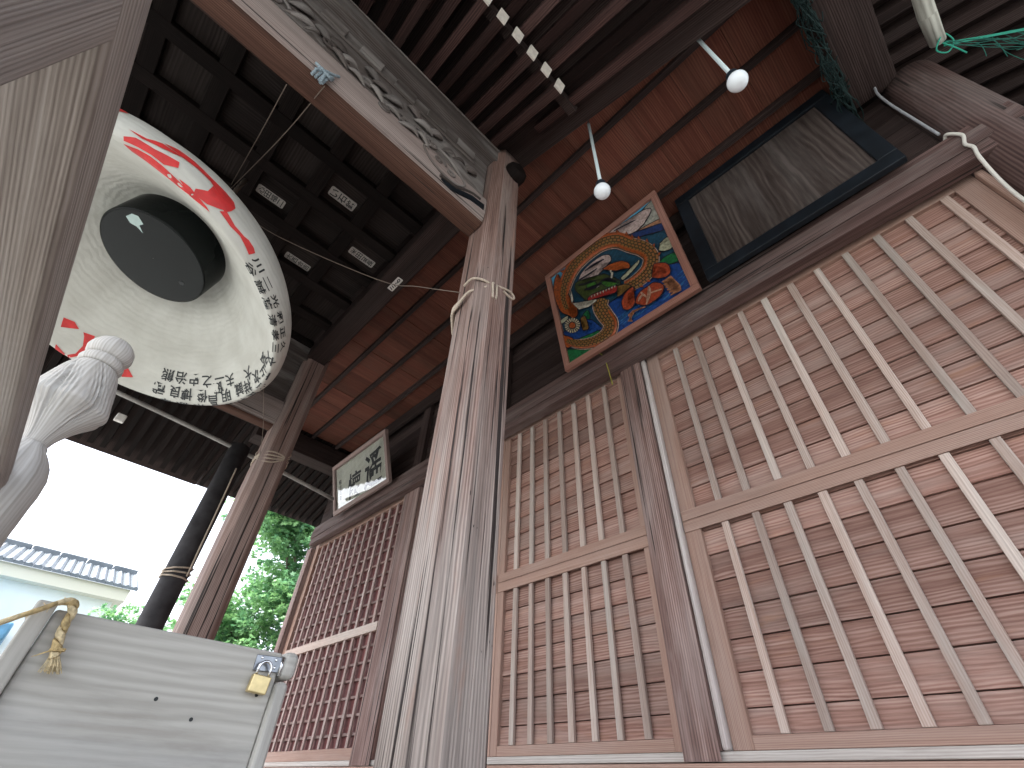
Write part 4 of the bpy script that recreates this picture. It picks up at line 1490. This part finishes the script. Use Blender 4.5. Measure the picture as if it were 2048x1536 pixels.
for i in range(60):
    u = random.random(); v = random.random()
    x = 660 + 580 * u; y = 1190 - 350 * u - v * 180 * (0.4 + u * 0.4)
    wl.append([(x, y), (x + 28, y - 22), (x + 52, y - 46), (x + 55, y - 42), (x + 30, y - 16), (x + 2, y + 4)])
shape('wave_line', paint('wave_paint', (0.027, 0.117, 0.293)), wl, True, 0)
SC1 = scales('dragon_scale_paint', (0.20, 0.115, 0.034), (0.030, 0.022, 0.010), 3.4, 4.6)
OR = paint('orange_paint', (0.293, 0.064, 0.013))
PK = paint('pale_edge_paint', (0.383, 0.266, 0.223))
upper = [(330, 1000, 62), (300, 900, 80), (320, 780, 96), (380, 660, 104), (480, 560, 108), (590, 490, 112), (700, 470, 118), (800, 510, 112), (900, 545, 118), (960, 610, 116), (940, 710, 112), (860, 790, 104), (780, 830, 86)]
lower = [(330, 1255, 44), (420, 1285, 74), (540, 1272, 88), (640, 1215, 106), (670, 1130, 110), (620, 1050, 118), (585, 985, 110), (600, 920, 96)]
ribbon('dragon_edge', PK, upper, 1.1, 0, 0.002)
ribbon('dragon_body', SC1, upper, 1.0, 0, 0.006)
ribbon('dragon_belly', OR, upper, 0.26, 0.62, 0.008)
ribbon('dragon_back', OR, [(x, y, wd_) for x, y, wd_ in upper[1:8]], 0.22, -0.85, 0.004)
ribbon('dragon_edge', PK, lower, 1.12, 0, 0.002)
ribbon('dragon_body', SC1, lower, 1.0, 0, 0.006)
ribbon('dragon_belly', OR, lower[:6], 0.2, 0.70, 0.008)
shape('dragon_leg', OR, [[(235, 760), (255, 720), (250, 830), (270, 900), (310, 990), (350, 1010), (400, 1010), (395, 1060), (350, 1050), (290, 1020), (250, 950), (225, 850)], [(600, 690), (660, 655), (740, 635), (795, 655), (800, 690), (760, 685), (700, 705), (640, 695)], [(300, 1210), (360, 1230), (390, 1270), (330, 1310)], [(340, 930), (390, 960), (410, 1040), (370, 1070), (340, 1010)]])
fins = []
UP = catmull(upper, 4)
for i in range(2, len(UP) - 2, 2):
    x, y, wd_ = UP[i]
    dx, dy = UP[i + 1][0] - UP[i - 1][0], UP[i + 1][1] - UP[i - 1][1]
    l = math.hypot(dx, dy)
    dx, dy = dx / l, dy / l
    ox, oy = x + dy * wd_ * 0.52, y - dx * wd_ * 0.52
    fins.append([(ox - dx * 13, oy - dy * 13), (ox + dy * 22 - dx * 14, oy - dx * 22 - dy * 14), (ox + dx * 13, oy + dy * 13)])
shape('dragon_fin', OR, fins, False, 4)
LAY[0] += 0.006
shape('dragon_head', paint('dragon_head_paint', (0.037, 0.053, 0.013)), [[(400, 800), (440, 780), (500, 790), (560, 755), (620, 735), (680, 770), (735, 790), (730, 830), (650, 860), (560, 890), (490, 935), (450, 900), (400, 850)]])
shape('dragon_mouth', paint('mouth_paint', (0.266, 0.021, 0.016)), [[(495, 925), (530, 895), (600, 870), (700, 835), (720, 850), (700, 885), (620, 900), (540, 925), (505, 940)]])
shape('dragon_brow', paint('leaf_green_paint', (0.032, 0.107, 0.016)), [[(590, 800), (640, 780), (700, 790), (730, 800), (690, 830), (640, 835)], [(480, 800), (540, 790), (560, 830), (500, 850)]])
teeth = [[(520 + i * 22, 905 - i * 9), (532 + i * 22, 900 - i * 9), (529 + i * 22, 922 - i * 9)] for i in range(9)]
shape('dragon_teeth', paint('tooth_paint', (0.426, 0.394, 0.320)), teeth + [[(555, 822), (575, 815), (585, 830), (565, 842)], [(675, 705), (660, 712), (690, 730), (680, 775), (668, 778), (672, 735)], [(380, 960), (430, 985), (500, 975), (560, 935), (565, 945), (505, 990), (430, 1010)], [(370, 860), (385, 930), (375, 960), (362, 900)]], False, 3)
shape('dragon_line', OUT, [[(430, 810), (500, 800), (560, 780), (562, 787), (500, 808), (432, 820)], [(470, 850), (540, 840), (600, 800), (604, 808), (545, 850), (474, 860)], [(600, 780), (660, 765), (720, 800), (716, 808), (658, 775), (604, 790)], [(690, 400), (770, 360), (840, 330), (842, 337), (772, 368), (694, 408)], [(470, 700), (540, 650), (610, 620), (612, 628), (545, 660), (476, 710)], [(430, 770), (500, 730), (560, 690), (563, 697), (505, 740), (435, 778)]], True, 0)
shape('crab_shell', paint('crab_paint', (0.266, 0.040, 0.013)), [[(865, 975), (880, 920), (910, 880), (960, 850), (1000, 820), (1060, 835), (1075, 870), (1050, 925), (1000, 965), (940, 995)],
                                                        [(775, 1015), (762, 960), (790, 890), (835, 850), (845, 870), (805, 915), (800, 960), (830, 985), (850, 935), (860, 960), (845, 1000), (810, 1025)],
                                                        [(985, 775), (1050, 755), (1090, 745), (1080, 710), (1000, 690), (1010, 672), (1090, 675), (1120, 730), (1100, 770), (1040, 785)]])
legs = []
for i in range(6):
    legs.append([(1060 + i * 14, 815 + i * 21), (1128 + i * 8, 770 + i * 24), (1205 + i * 4, 850 + i * 14), (1202 + i * 4, 858 + i * 14), (1128 + i * 8, 781 + i * 24), (1064 + i * 14, 823 + i * 21)])
for i in range(5):
    legs.append([(940 - i * 22, 1005 + i * 6), (860 - i * 12, 1030 + i * 10), (825 + i * 8 - 14, 1120 + i * 1), (835 + i * 8 - 14, 1124), (868 - i * 12, 1040 + i * 10), (946 - i * 22, 1014 + i * 6)])
LEGC = paint('crab_leg_paint', (0.333, 0.141, 0.070))
shape('crab_leg', LEGC, legs[:6], False, 0)
shape('crab_leg', LEGC, legs[6:], False, 0)
shape('crab_line', paint('crab_light_paint', (0.400, 0.223, 0.149)), [[(960, 850), (972, 850), (985, 900), (960, 985), (948, 985), (972, 900)], [(900, 900), (912, 890), (950, 925), (944, 935)], [(1060, 870), (1062, 880), (985, 905), (985, 895)], [(885, 960), (895, 930), (925, 905), (930, 915), (902, 935), (893, 965)]], True, 0)
fl = []
for i in range(18):
    a = i * 2 * math.pi / 18
    c, s_ = math.cos(a), math.sin(a)
    c2, s2 = math.cos(a + 0.2), math.sin(a + 0.2)
    fl.append([(385 + 26 * c, 1140 + 26 * s_), (385 + 60 * c, 1140 + 60 * s_), (385 + 60 * c2, 1140 + 60 * s2), (385 + 26 * c2, 1140 + 26 * s2)])
shape('wheel_petal', paint('petal_paint', (0.383, 0.330, 0.223)), fl, False, 3)
shape('wheel_hub', OR, [[(385 + 24 * math.cos(a), 1140 + 24 * math.sin(a)) for a in [i * 0.785 for i in range(8)]]])
shape('dragon_claw', paint('claw_paint', (0.133, 0.070, 0.016)), [[(450, 1090), (480, 1070), (500, 1120), (510, 1170), (470, 1180), (490, 1140)], [(730, 840), (790, 830), (830, 845), (780, 865), (770, 900), (730, 920), (750, 870)]])

# dark framed board
db = empty('framed_board', (0.08, 1.64, 1.985), 'long weathered brown board in a heavy black frame above the plank door', 'framed board')
mp, H, bar = plaque_frame(-0.350, 0.512, (1.650, 1.985), (1.640, 2.80), 0.072, 0.020, 'black_frame', db, 0.004)
mb = MB()
bar(mb, -0.2775, 0.4395, 0.0725, H - 0.0725, -0.004, 0.012, 2)
build('board', mb, 'signboard', db)

# calligraphy plaque under glass
cp = empty('calligraphy_plaque', (-3.72, 1.64, 1.95), 'pale plaque with black brush calligraphy behind glass in a brown frame', 'plaque')
mp, H, bar = plaque_frame(-4.20, -3.235, (1.648, 1.952), (1.490, 2.420), 0.040, 0.022, 'frame_brown', cp)
mb = MB()
bar(mb, -4.16, -3.275, 0.0405, H - 0.0405, 0.004, 0.010, 2)
build('board', mb, 'pale_board', cp)
mb = MB()
for ch, xc, sc_, wx, wy, zz in (('遥', -3.50, 0.30, 1.0, 1.12, 0.225), ('懐', -3.83, 0.28, 0.85, 0.9, 0.19)):
    vs_, fs = text_mesh(ch)
    b = len(mb.v)
    for x, y in vs_:
        xx = x + 0.18 * y + 0.02 * math.sin(9 * y)
        mb.v.append(tuple(mp(xc + xx * sc_ * wx, zz + y * sc_ * wy, -0.003)))
    for f in fs:
        mb.face([b + i for i in f], [(0, 0)] * len(f), 0.5)
for k in range(4):
    vs_, fs = text_mesh('昭吉正書'[k])
    b = len(mb.v)
    for x, y in vs_:
        mb.v.append(tuple(mp(-4.09 + x * 0.045, 0.30 - k * 0.052 + y * 0.045, -0.003)))
    for f in fs:
        mb.face([b + i for i in f], [(0, 0)] * len(f), 0.5)
build('brush_characters', mb, 'ink', cp)
mb = MB()
bar(mb, -4.1595, -3.2755, 0.041, H - 0.041, -0.0035, -0.001, 0)
build('glass_pane', mb, 'glass', cp)

# ================================================================ name stickers on the porch ceiling
def sticker(cx, cy, z, w_, h_, text, label, rot, mat='sticker', zs=1.0, wide=False):
    """paper strip stuck under a panel; the text reads along +Y seen from below"""
    t = empty('name_sticker', (cx, cy, z), label, 'sticker', 'name stickers on the porch ceiling')
    c, s_ = math.cos(rot), math.sin(rot)
    def at(a, b, d):
        return (cx + a * c - b * s_, cy + a * s_ + b * c, z - d)
    mb = MB()
    hw, hh, r = w_ / 2, h_ / 2, w_ * 0.16
    out = []
    for sx, sy in ((1, 1), (-1, 1), (-1, -1), (1, -1)):
        for k in range(4):
            a = {(1, 1): 0, (-1, 1): 1, (-1, -1): 2, (1, -1): 3}[(sx, sy)] * math.pi / 2 + k * math.pi / 6
            out.append((sx * (hw - r) + r * math.cos(a), sy * (hh - r) + r * math.sin(a)))
    n = len(out)
    mb.v = [at(a, b, 0.0006) for a, b in out] + [at(a, b, 0.0) for a, b in out]
    mb.face(list(reversed(range(n))), [(a, b) for a, b in reversed(out)], 0.5)
    for i in range(n):
        j = (i + 1) % n
        mb.face([i, j, n + j, n + i], [(0, 0)] * 4, 0.5)
    build('paper', mb, mat, t)
    mb = MB()
    m_ = len(text)
    step = (h_ * 0.92) / m_
    for i, ch in enumerate(text):
        vs_, fs = text_mesh(ch)
        b = len(mb.v)
        yy = -h_ * 0.46 + step * (i + 0.5)
        for x, y in vs_:
            mb.v.append(at(x * w_ * 0.80, yy - y * step * 0.92, 0.0012))
        for f in fs:
            mb.face([b + k for k in reversed(f)], [(0, 0)] * len(f), 0.5)
    build('lettering', mb, 'ink', t)
sticker(-2.02, -0.175, 2.6405, 0.062, 0.165, '心田福二', 'dim name sticker nearest the lantern cord, ending in two short strokes', 0.0)
sticker(-1.723, 0.139, 2.6405, 0.068, 0.165, 'い石銘', 'brightest name sticker with three large characters, nearest the carved beam', 0.0)
sticker(-2.341, 0.145, 2.6405, 0.055, 0.170, '大西合吉', 'faint name sticker beside the rim of the lantern names', 0.0)
sticker(-1.997, 0.434, 2.6405, 0.060, 0.178, '米田登長', 'name sticker with four dense characters next to the cross beam', 0.0)
sticker(-1.912, 0.674, 2.4990, 0.040, 0.130, '9ミ', 'white rounded sticker marked 9 on the underside of the cross beam', rad(90), 'sticker_white')

# ================================================================ cords, ropes, cables
def rope_obj(name, paths, r, mat, label, cat, seg=7, group=None, n=6):
    mb = MB()
    for p in paths:
        mb.tube(catmull(p, n), r, seg)
    return tag(build(name, mb, mat), label, cat, group)

def loop_round(cx, cy, s, z, tilt_x, tilt_y, n=40, ph=0.0):
    pts = []
    for i in range(n + 1):
        a = ph + 2 * math.pi * i / n
        x, y = math.cos(a), math.sin(a)
        k = s / max(abs(x), abs(y), (abs(x) + abs(y)) / 1.44)
        pts.append((cx + x * k, cy + y * k, z + tilt_x * x + tilt_y * y))
    return pts
pr = [loop_round(-0.921, PY, 0.0945, 1.335 + 0.018 * k, 0.065 - 0.012 * k, 0.0 + 0.014 * k) for k in range(4)]
kx, ky, kz = -0.826, 0.705, 1.425
pr.append([(-0.905, 0.568, 1.418), (-0.86, 0.572, 1.425), (-0.828, 0.61, 1.415), (-0.824, 0.66, 1.405), (-0.822, 0.70, 1.40)])
pr.append([(kx, ky - 0.06, kz), (kx + 0.012, ky - 0.02, kz + 0.005), (kx + 0.014, ky + 0.015, kz + 0.012), (kx + 0.012, ky + 0.035, kz), (kx + 0.012, ky + 0.02, kz - 0.018), (kx + 0.012, ky - 0.02, kz - 0.01)])
pr.append([(kx + 0.006, ky - 0.05, kz), (kx + 0.014, ky - 0.055, kz - 0.03), (kx + 0.010, ky - 0.05, kz - 0.065), (kx + 0.008, ky - 0.052, kz - 0.085)])
pr.append([(kx + 0.006, ky - 0.065, kz), (kx + 0.014, ky - 0.075, kz - 0.02), (kx + 0.012, ky - 0.070, kz - 0.055), (kx + 0.010, ky - 0.066, kz - 0.092)])
rope_obj('tied_cord', pr, 0.0046, 'rope', 'pale cord wound and knotted around the large front pillar', 'cord', 8)
fr = [loop_round(-3.078, PY, 0.097, 1.60 + 0.028 * k, 0.05 - 0.05 * k, 0.02 * k) for k in range(4)]
rope_obj('tied_cord', fr, 0.005, 'rope', 'pale cord wound around the top of the far brown pillar', 'cord')
dk_ = [loop_round(-4.0, 0.60, 0.082, 1.045 + 0.03 * k, 0.0, 0.01 * k) for k in range(3)]
dk_.append([(-3.92, 0.655, 1.06), (-3.90, 0.645, 1.3), (-3.90, 0.638, 1.6), (-3.91, 0.63, 1.9)])
rope_obj('tied_cord', dk_, 0.006, 'rope', 'pale cord tied round the thin dark post with a loose end', 'cord')
rope_obj('stay_string', [[(-0.93, 0.572, 1.405), (-1.15, 0.50, 1.58), (-1.35, 0.40, 1.72), (-1.62, -0.02, 1.90), (-1.72, -0.26, 2.02), (-1.74, -0.31, 2.05)]], 0.0018, 'string', 'thin string from the pillar cord up to the lantern', 'string')
rope_obj('stay_string', [[(-3.02, 0.575, 1.62), (-2.75, 0.47, 1.66), (-2.40, 0.30, 1.72), (-2.2, 0.18, 1.76)]], 0.0018, 'string', 'thin string from the far pillar to the lantern rim', 'string')
rope_obj('hanging_string', [[(-0.968, -0.255, 1.848), (-1.25, -0.27, 1.95), (-1.70, -0.30, 2.12)]], 0.0018, 'string', 'thin string hanging from the reddish underside of the beam, left of the blue knot', 'string')
rope_obj('hanging_string', [[(-0.868, -0.155, 1.83), (-1.2, -0.20, 1.93), (-1.70, -0.29, 2.10)]], 0.0018, 'string', 'thin string from the blue knot on the beam down to the lantern', 'string')
bk = []
for k in range(4):
    y = -0.205 + 0.013 * k
    bk.append([(-0.868, y, 1.835), (-0.852, y + 0.006, 1.868), (-0.850, y + 0.012, 1.885), (-0.861, y + 0.016, 1.905)])
bk.append([(-0.852, -0.205, 1.85), (-0.845, -0.18, 1.875), (-0.846, -0.155, 1.90), (-0.85, -0.14, 1.93)])
bk.append([(-0.852, -0.215, 1.89), (-0.845, -0.19, 1.87), (-0.845, -0.16, 1.858), (-0.852, -0.15, 1.87)])
bk.append([(-0.850, -0.175, 1.86), (-0.850, -0.170, 1.83), (-0.855, -0.168, 1.80)])
rope_obj('knotted_cord', bk, 0.0055, 'blue_rope', 'blue-grey cord knotted over the edge of the carved beam', 'cord', 8)
rope_obj('grey_cable', [[(0.660, 1.676, 2.66), (0.652, 1.677, 2.60), (0.640, 1.680, 2.54), (0.636, 1.683, 2.42), (0.640, 1.686, 2.25), (0.645, 1.690, 2.06)]], 0.0055, 'cable_grey', 'grey cable running down the dark corner to the head beam', 'cable')
rope_obj('white_cable', [[(0.648, 1.715, 2.034), (0.655, 1.690, 2.034), (0.668, 1.684, 2.01), (0.680, 1.684, 1.97), (0.662, 1.684, 1.92), (0.668, 1.684, 1.88), (0.655, 1.690, 1.82), (0.651, 1.74, 1.70), (0.647, 1.75, 1.55), (0.645, 1.75, 1.2)]], 0.0065, 'cable_white', 'white cable looped over the head beam and down the door edge', 'cable')
rope_obj('yellow_wire', [[(-1.02, 1.70, 1.73), (-1.045, 1.695, 1.95), (-1.09, 1.70, 2.04), (-1.10, 1.71, 2.10)]], 0.003, plain('yellow_wire', (0.35, 0.33, 0.05), 0.6), 'thin yellow wire hanging behind the large pillar', 'wire')
# green rope and net at the eave corner
GR = []
K0 = Vector((0.868, 1.60, 2.46))
P1 = Vector((1.165, 1.86, 2.575))
GR.append([K0, K0.lerp(P1, 0.5) + Vector((0, 0, -0.008)), P1, P1 + (P1 - K0) * 0.5])
GR.append([K0 + Vector((0, 0.01, -0.01)), K0.lerp(P1, 0.5) + Vector((0.0, 0.0, -0.022)), P1 + Vector((0, 0, -0.018)), P1 + (P1 - K0) * 0.5 + Vector((0, 0, -0.02))])
GR.append([K0 + Vector((-0.02, -0.03, 0.03)), K0 + Vector((0.02, -0.02, 0.04)), K0 + Vector((0.035, 0.02, 0.0)), K0 + Vector((0.0, 0.035, -0.03)), K0 + Vector((-0.03, 0.0, -0.02)), K0 + Vector((0.0, -0.03, 0.0))])
GR.append([K0, K0 + Vector((0.02, 0.03, -0.04)), K0 + Vector((0.03, 0.05, -0.09))])
rope_obj('green_rope', GR, 0.0030, 'green_rope', 'bright green rope tied at the eave corner beside the pale pole', 'rope')
mb = MB()
random.seed(11)
DN = Vector((0.10, 0.16, -0.30))
for k in range(9):
    u = 0.12 + 0.15 * k
    a = K0.lerp(P1, u) + Vector((0, 0, -0.01))
    e = a + DN * (0.35 + 0.5 * u) + Vector((random.uniform(-.04, .04), random.uniform(-.04, .04), 0))
    q = Vector((random.uniform(-.03, .03), random.uniform(-.03, .03), random.uniform(-.03, .01)))
    mb.tube(catmull([a, (a + e) / 2 + q, e], 6), 0.0016, 5)
for k in range(4):
    v = 0.12 + 0.2 * k
    pts = [K0.lerp(P1, u) + DN * (v * (0.15 + u)) + Vector((random.uniform(-.012, .012), random.uniform(-.012, .012), random.uniform(-.012, .012))) for u in (0.0, 0.25, 0.5, 0.75, 1.0, 1.35)]
    mb.tube(catmull(pts, 5), 0.0016, 5)
for k in range(6):
    a = K0.lerp(P1, random.uniform(0.1, 0.9)) + DN * random.uniform(0.05, 0.35)
    pts = [a, a + Vector((0.03, 0.05, -0.02)), a + Vector((0.05, 0.05, -0.07)), a + Vector((0.02, 0.02, -0.10))]
    mb.tube(catmull(pts, 5), 0.0014, 5)
tag(build('torn_net', mb, plain('green_net', (0.015, 0.13, 0.10), 0.8)), 'torn green netting fanning out below the green rope', 'net')
mb = MB()
for k in range(70):
    y = random.uniform(0.75, 1.62)
    x = random.uniform(0.50, 0.56)
    z = random.uniform(2.50, 2.62)
    pts = [(x + random.uniform(-.02, .02), y + i * random.uniform(0.02, 0.06) - 0.05, z - 0.03 * math.sin(i * 0.9 + k) + random.uniform(-.02, .02)) for i in range(6)]
    mb.tube(catmull(pts, 4), 0.0024, 5)
for k in range(30):
    y = random.uniform(0.8, 1.6)
    mb.tube(catmull([(0.545, y, 2.79), (0.53, y + random.uniform(-.05, .05), 2.68), (0.51 + random.uniform(-.03, .03), y + random.uniform(-.1, .1), 2.55), (0.53, y + random.uniform(-.1, .1), 2.47)], 5), 0.0024, 5)
tag(build('bundled_net', mb, 'net'), 'dark green netting bundled along the side beam at the ceiling edge', 'net')

mb = MB()
mb.box(-3.63, -3.60, -0.22, -0.165, 1.765, 1.82)
tag(build('junction_box', mb, 'white', None, 0.006), 'small white box hanging under the far eave', 'box')

# ================================================================ neighbouring house, tree
hs_ = empty('neighbour_house', (-18.0, -2.0, GZ), 'pale two-storey house with grey tiled roof beyond the porch', 'house')
M['plaster'] = plain('pale_plaster', (0.74, 0.79, 0.79), 0.9, noise_amt=0.06, nscale=2)
M['cream'] = plain('cream_soffit', (0.62, 0.60, 0.50), 0.9)
mb = MB()
mb.box(-22, -16.4, -3.6, 1.42, GZ, 3.42)
build('wall', mb, 'plaster', hs_)
mb = MB()
mb.box(-22.3, -16.05, -3.85, 1.62, 3.42, 3.70)
build('eave_soffit', mb, 'cream', hs_)
def tiles_mat():
    m, t, b = new_mat('grey_roof_tiles')
    tc = t.nodes.new('ShaderNodeTexCoord')
    wv = t.nodes.new('ShaderNodeTexWave')
    wv.bands_direction = 'Y'
    wv.inputs['Scale'].default_value = 1.1
    n = t.nodes.new('ShaderNodeTexNoise')
    n.inputs['Scale'].default_value = 3.5
    r = t.nodes.new('ShaderNodeValToRGB')
    r.color_ramp.elements[0].color = (0.055, 0.07, 0.085, 1)
    r.color_ramp.elements[1].color = (0.16, 0.185, 0.205, 1)
    t.links.new(tc.outputs['Object'], wv.inputs['Vector'])
    t.links.new(tc.outputs['Object'], n.inputs['Vector'])
    t.links.new(n.outputs['Fac'], r.inputs[0])
    t.links.new(r.outputs[0], b.inputs['Base Color'])
    b.inputs['Roughness'].default_value = 0.5
    return m
M['tiles'] = tiles_mat()
mb = MB()
for k in range(31):
    y = 1.75 - k * 0.185
    mb.prism([(y, 0), (y - 0.06, 0.045), (y - 0.12, 0.01), (y - 0.17, 0.015), (y - 0.183, -0.06), (y, -0.06)], 0, 0, 1)
vv = []
for x, y, z in mb.v:
    px_ = lerp(-15.95, -17.6, x)
    vv.append((px_, y, z + lerp(3.74, 4.45, x)))
mb.v = vv
build('tiled_roof', mb, 'tiles', hs_)
mb = MB()
for k in range(8):
    mb.box(-17.95, -17.55, 1.1 - k * 0.62, 1.1 - k * 0.62 + 0.60, 4.40, 4.58, grain=1)
build('ridge_tiles', mb, 'tiles', hs_, 0.03)
mb = MB()
mb.box(-16.35, -15.0, -3.0, -0.1, 2.05, 2.40)
build('lean_to_roof', mb, plain('blue_tiles', (0.10, 0.26, 0.42), 0.5, noise_amt=0.4, nscale=6), hs_, 0.05)

def leaf_mat(name, a, b2):
    m, t, b = new_mat(name)
    at = t.nodes.new('ShaderNodeAttribute')
    at.attribute_name = 'tint'
    r = t.nodes.new('ShaderNodeValToRGB')
    r.color_ramp.elements[0].color = (*a, 1)
    r.color_ramp.elements[1].color = (*b2, 1)
    t.links.new(at.outputs['Fac'], r.inputs[0])
    t.links.new(r.outputs[0], b.inputs['Base Color'])
    b.inputs['Roughness'].default_value = 0.55
    try:
        b.inputs['Subsurface Weight'].default_value = 0.0
    except KeyError:
        pass
    tr = t.nodes.new('ShaderNodeBsdfTranslucent')
    t.links.new(r.outputs[0], tr.inputs['Color'])
    mx = t.nodes.new('ShaderNodeMixShader')
    mx.inputs[0].default_value = 0.4
    t.links.new(b.outputs[0], mx.inputs[1])
    t.links.new(tr.outputs[0], mx.inputs[2])
    t.links.new(mx.outputs[0], t.nodes['Material Output'].inputs['Surface'])
    return m
M['leaf'] = leaf_mat('maple_leaf', (0.06, 0.19, 0.10), (0.25, 0.45, 0.18))
M['bark'] = plain('bark', (0.14, 0.11, 0.09), 0.9, noise_amt=0.4, nscale=18, bump=0.6)

def tree(loc, H, label, clumps, nleaf, size, seed):
    rnd = random.Random(seed)
    t = empty('maple_tree', loc, label, 'tree')
    base = Vector(loc)
    mb = MB()
    top = base + Vector((0.1, 0, H * 0.55))
    mb.tube(catmull([base, base + Vector((0.08, 0.05, H * 0.2)), base + Vector((-0.05, 0.0, H * 0.4)), top], 6), [0.17 - 0.006 * i for i in range(19)], 10)
    mc = MB()
    for (c, r) in clumps:
        c = Vector(c)
        s = base + Vector((0, 0, H * rnd.uniform(0.25, 0.5)))
        mb.tube(catmull([s, (s + c) / 2 + Vector((0, 0, 0.15)), c], 6), [0.06 - 0.004 * i for i in range(13)], 6)
        for q in range(3):
            e = c + Vector((rnd.uniform(-1, 1), rnd.uniform(-1, 1), rnd.uniform(-.3, .5))) * r * 0.8
            mb.tube([c, e], [0.014, 0.004], 5)
        # leaves in flat sprays, as a maple carries them
        sprays = [c + Vector((rnd.gauss(0, .5), rnd.gauss(0, .5), rnd.gauss(0, .34))) * r for _ in range(int(nleaf / 26))]
        for sp in sprays:
            ax = Vector((rnd.gauss(0, .25), rnd.gauss(0, .25), 1)).normalized()
            shade = rnd.random()
            for _ in range(26):
                a = rnd.uniform(0, 6.28)
                q = rnd.random() ** 0.5 * 0.26 * r
                u = ax.orthogonal().normalized()
                v = ax.cross(u)
                p = sp + u * math.cos(a) * q + v * math.sin(a) * q + ax * rnd.gauss(0, 0.03)
                n_ = (ax + Vector((rnd.gauss(0, .55), rnd.gauss(0, .55), rnd.gauss(0, .3)))).normalized()
                u2 = n_.orthogonal().normalized()
                v2 = n_.cross(u2)
                ph = rnd.uniform(0, 6.28)
                sz = size * rnd.uniform(0.6, 1.25)
                P = []
                for k in range(10):
                    rr = sz * (1.0 if k % 2 == 0 else 0.42) * (0.75 if k in (4, 6) else 1)
                    aa = ph + k * math.pi / 5
                    P.append(p + u2 * math.cos(aa) * rr + v2 * math.sin(aa) * rr)
                mc.poly(P, tint=min(1, max(0, shade * 0.7 + rnd.random() * 0.4)))
    build('trunk', mb, 'bark', t)
    build('crown', mc, 'leaf', t)
rr_ = random.Random(5)
cl = []
for k in range(15):
    cl.append(((-9.0 + rr_.uniform(-0.9, 0.9), 3.0 + rr_.uniform(-0.7, 2.0), 2.2 + rr_.uniform(-1.0, 1.7)), rr_.uniform(0.5, 0.75)))
tree((-9.2, 3.9, GZ), 4.6, 'bright green maple tree beside the lattice door', cl, 2900, 0.052, 21)
cl = []
for k in range(9):
    cl.append(((-13.5 + rr_.uniform(-0.8, 0.8), 2.2 + rr_.uniform(-1.0, 0.9), 2.4 + rr_.uniform(-0.9, 1.0)), rr_.uniform(0.45, 0.7)))
tree((-13.6, 2.4, GZ), 3.6, 'pale green tree between the house and the far pillar', cl, 1300, 0.055, 22)
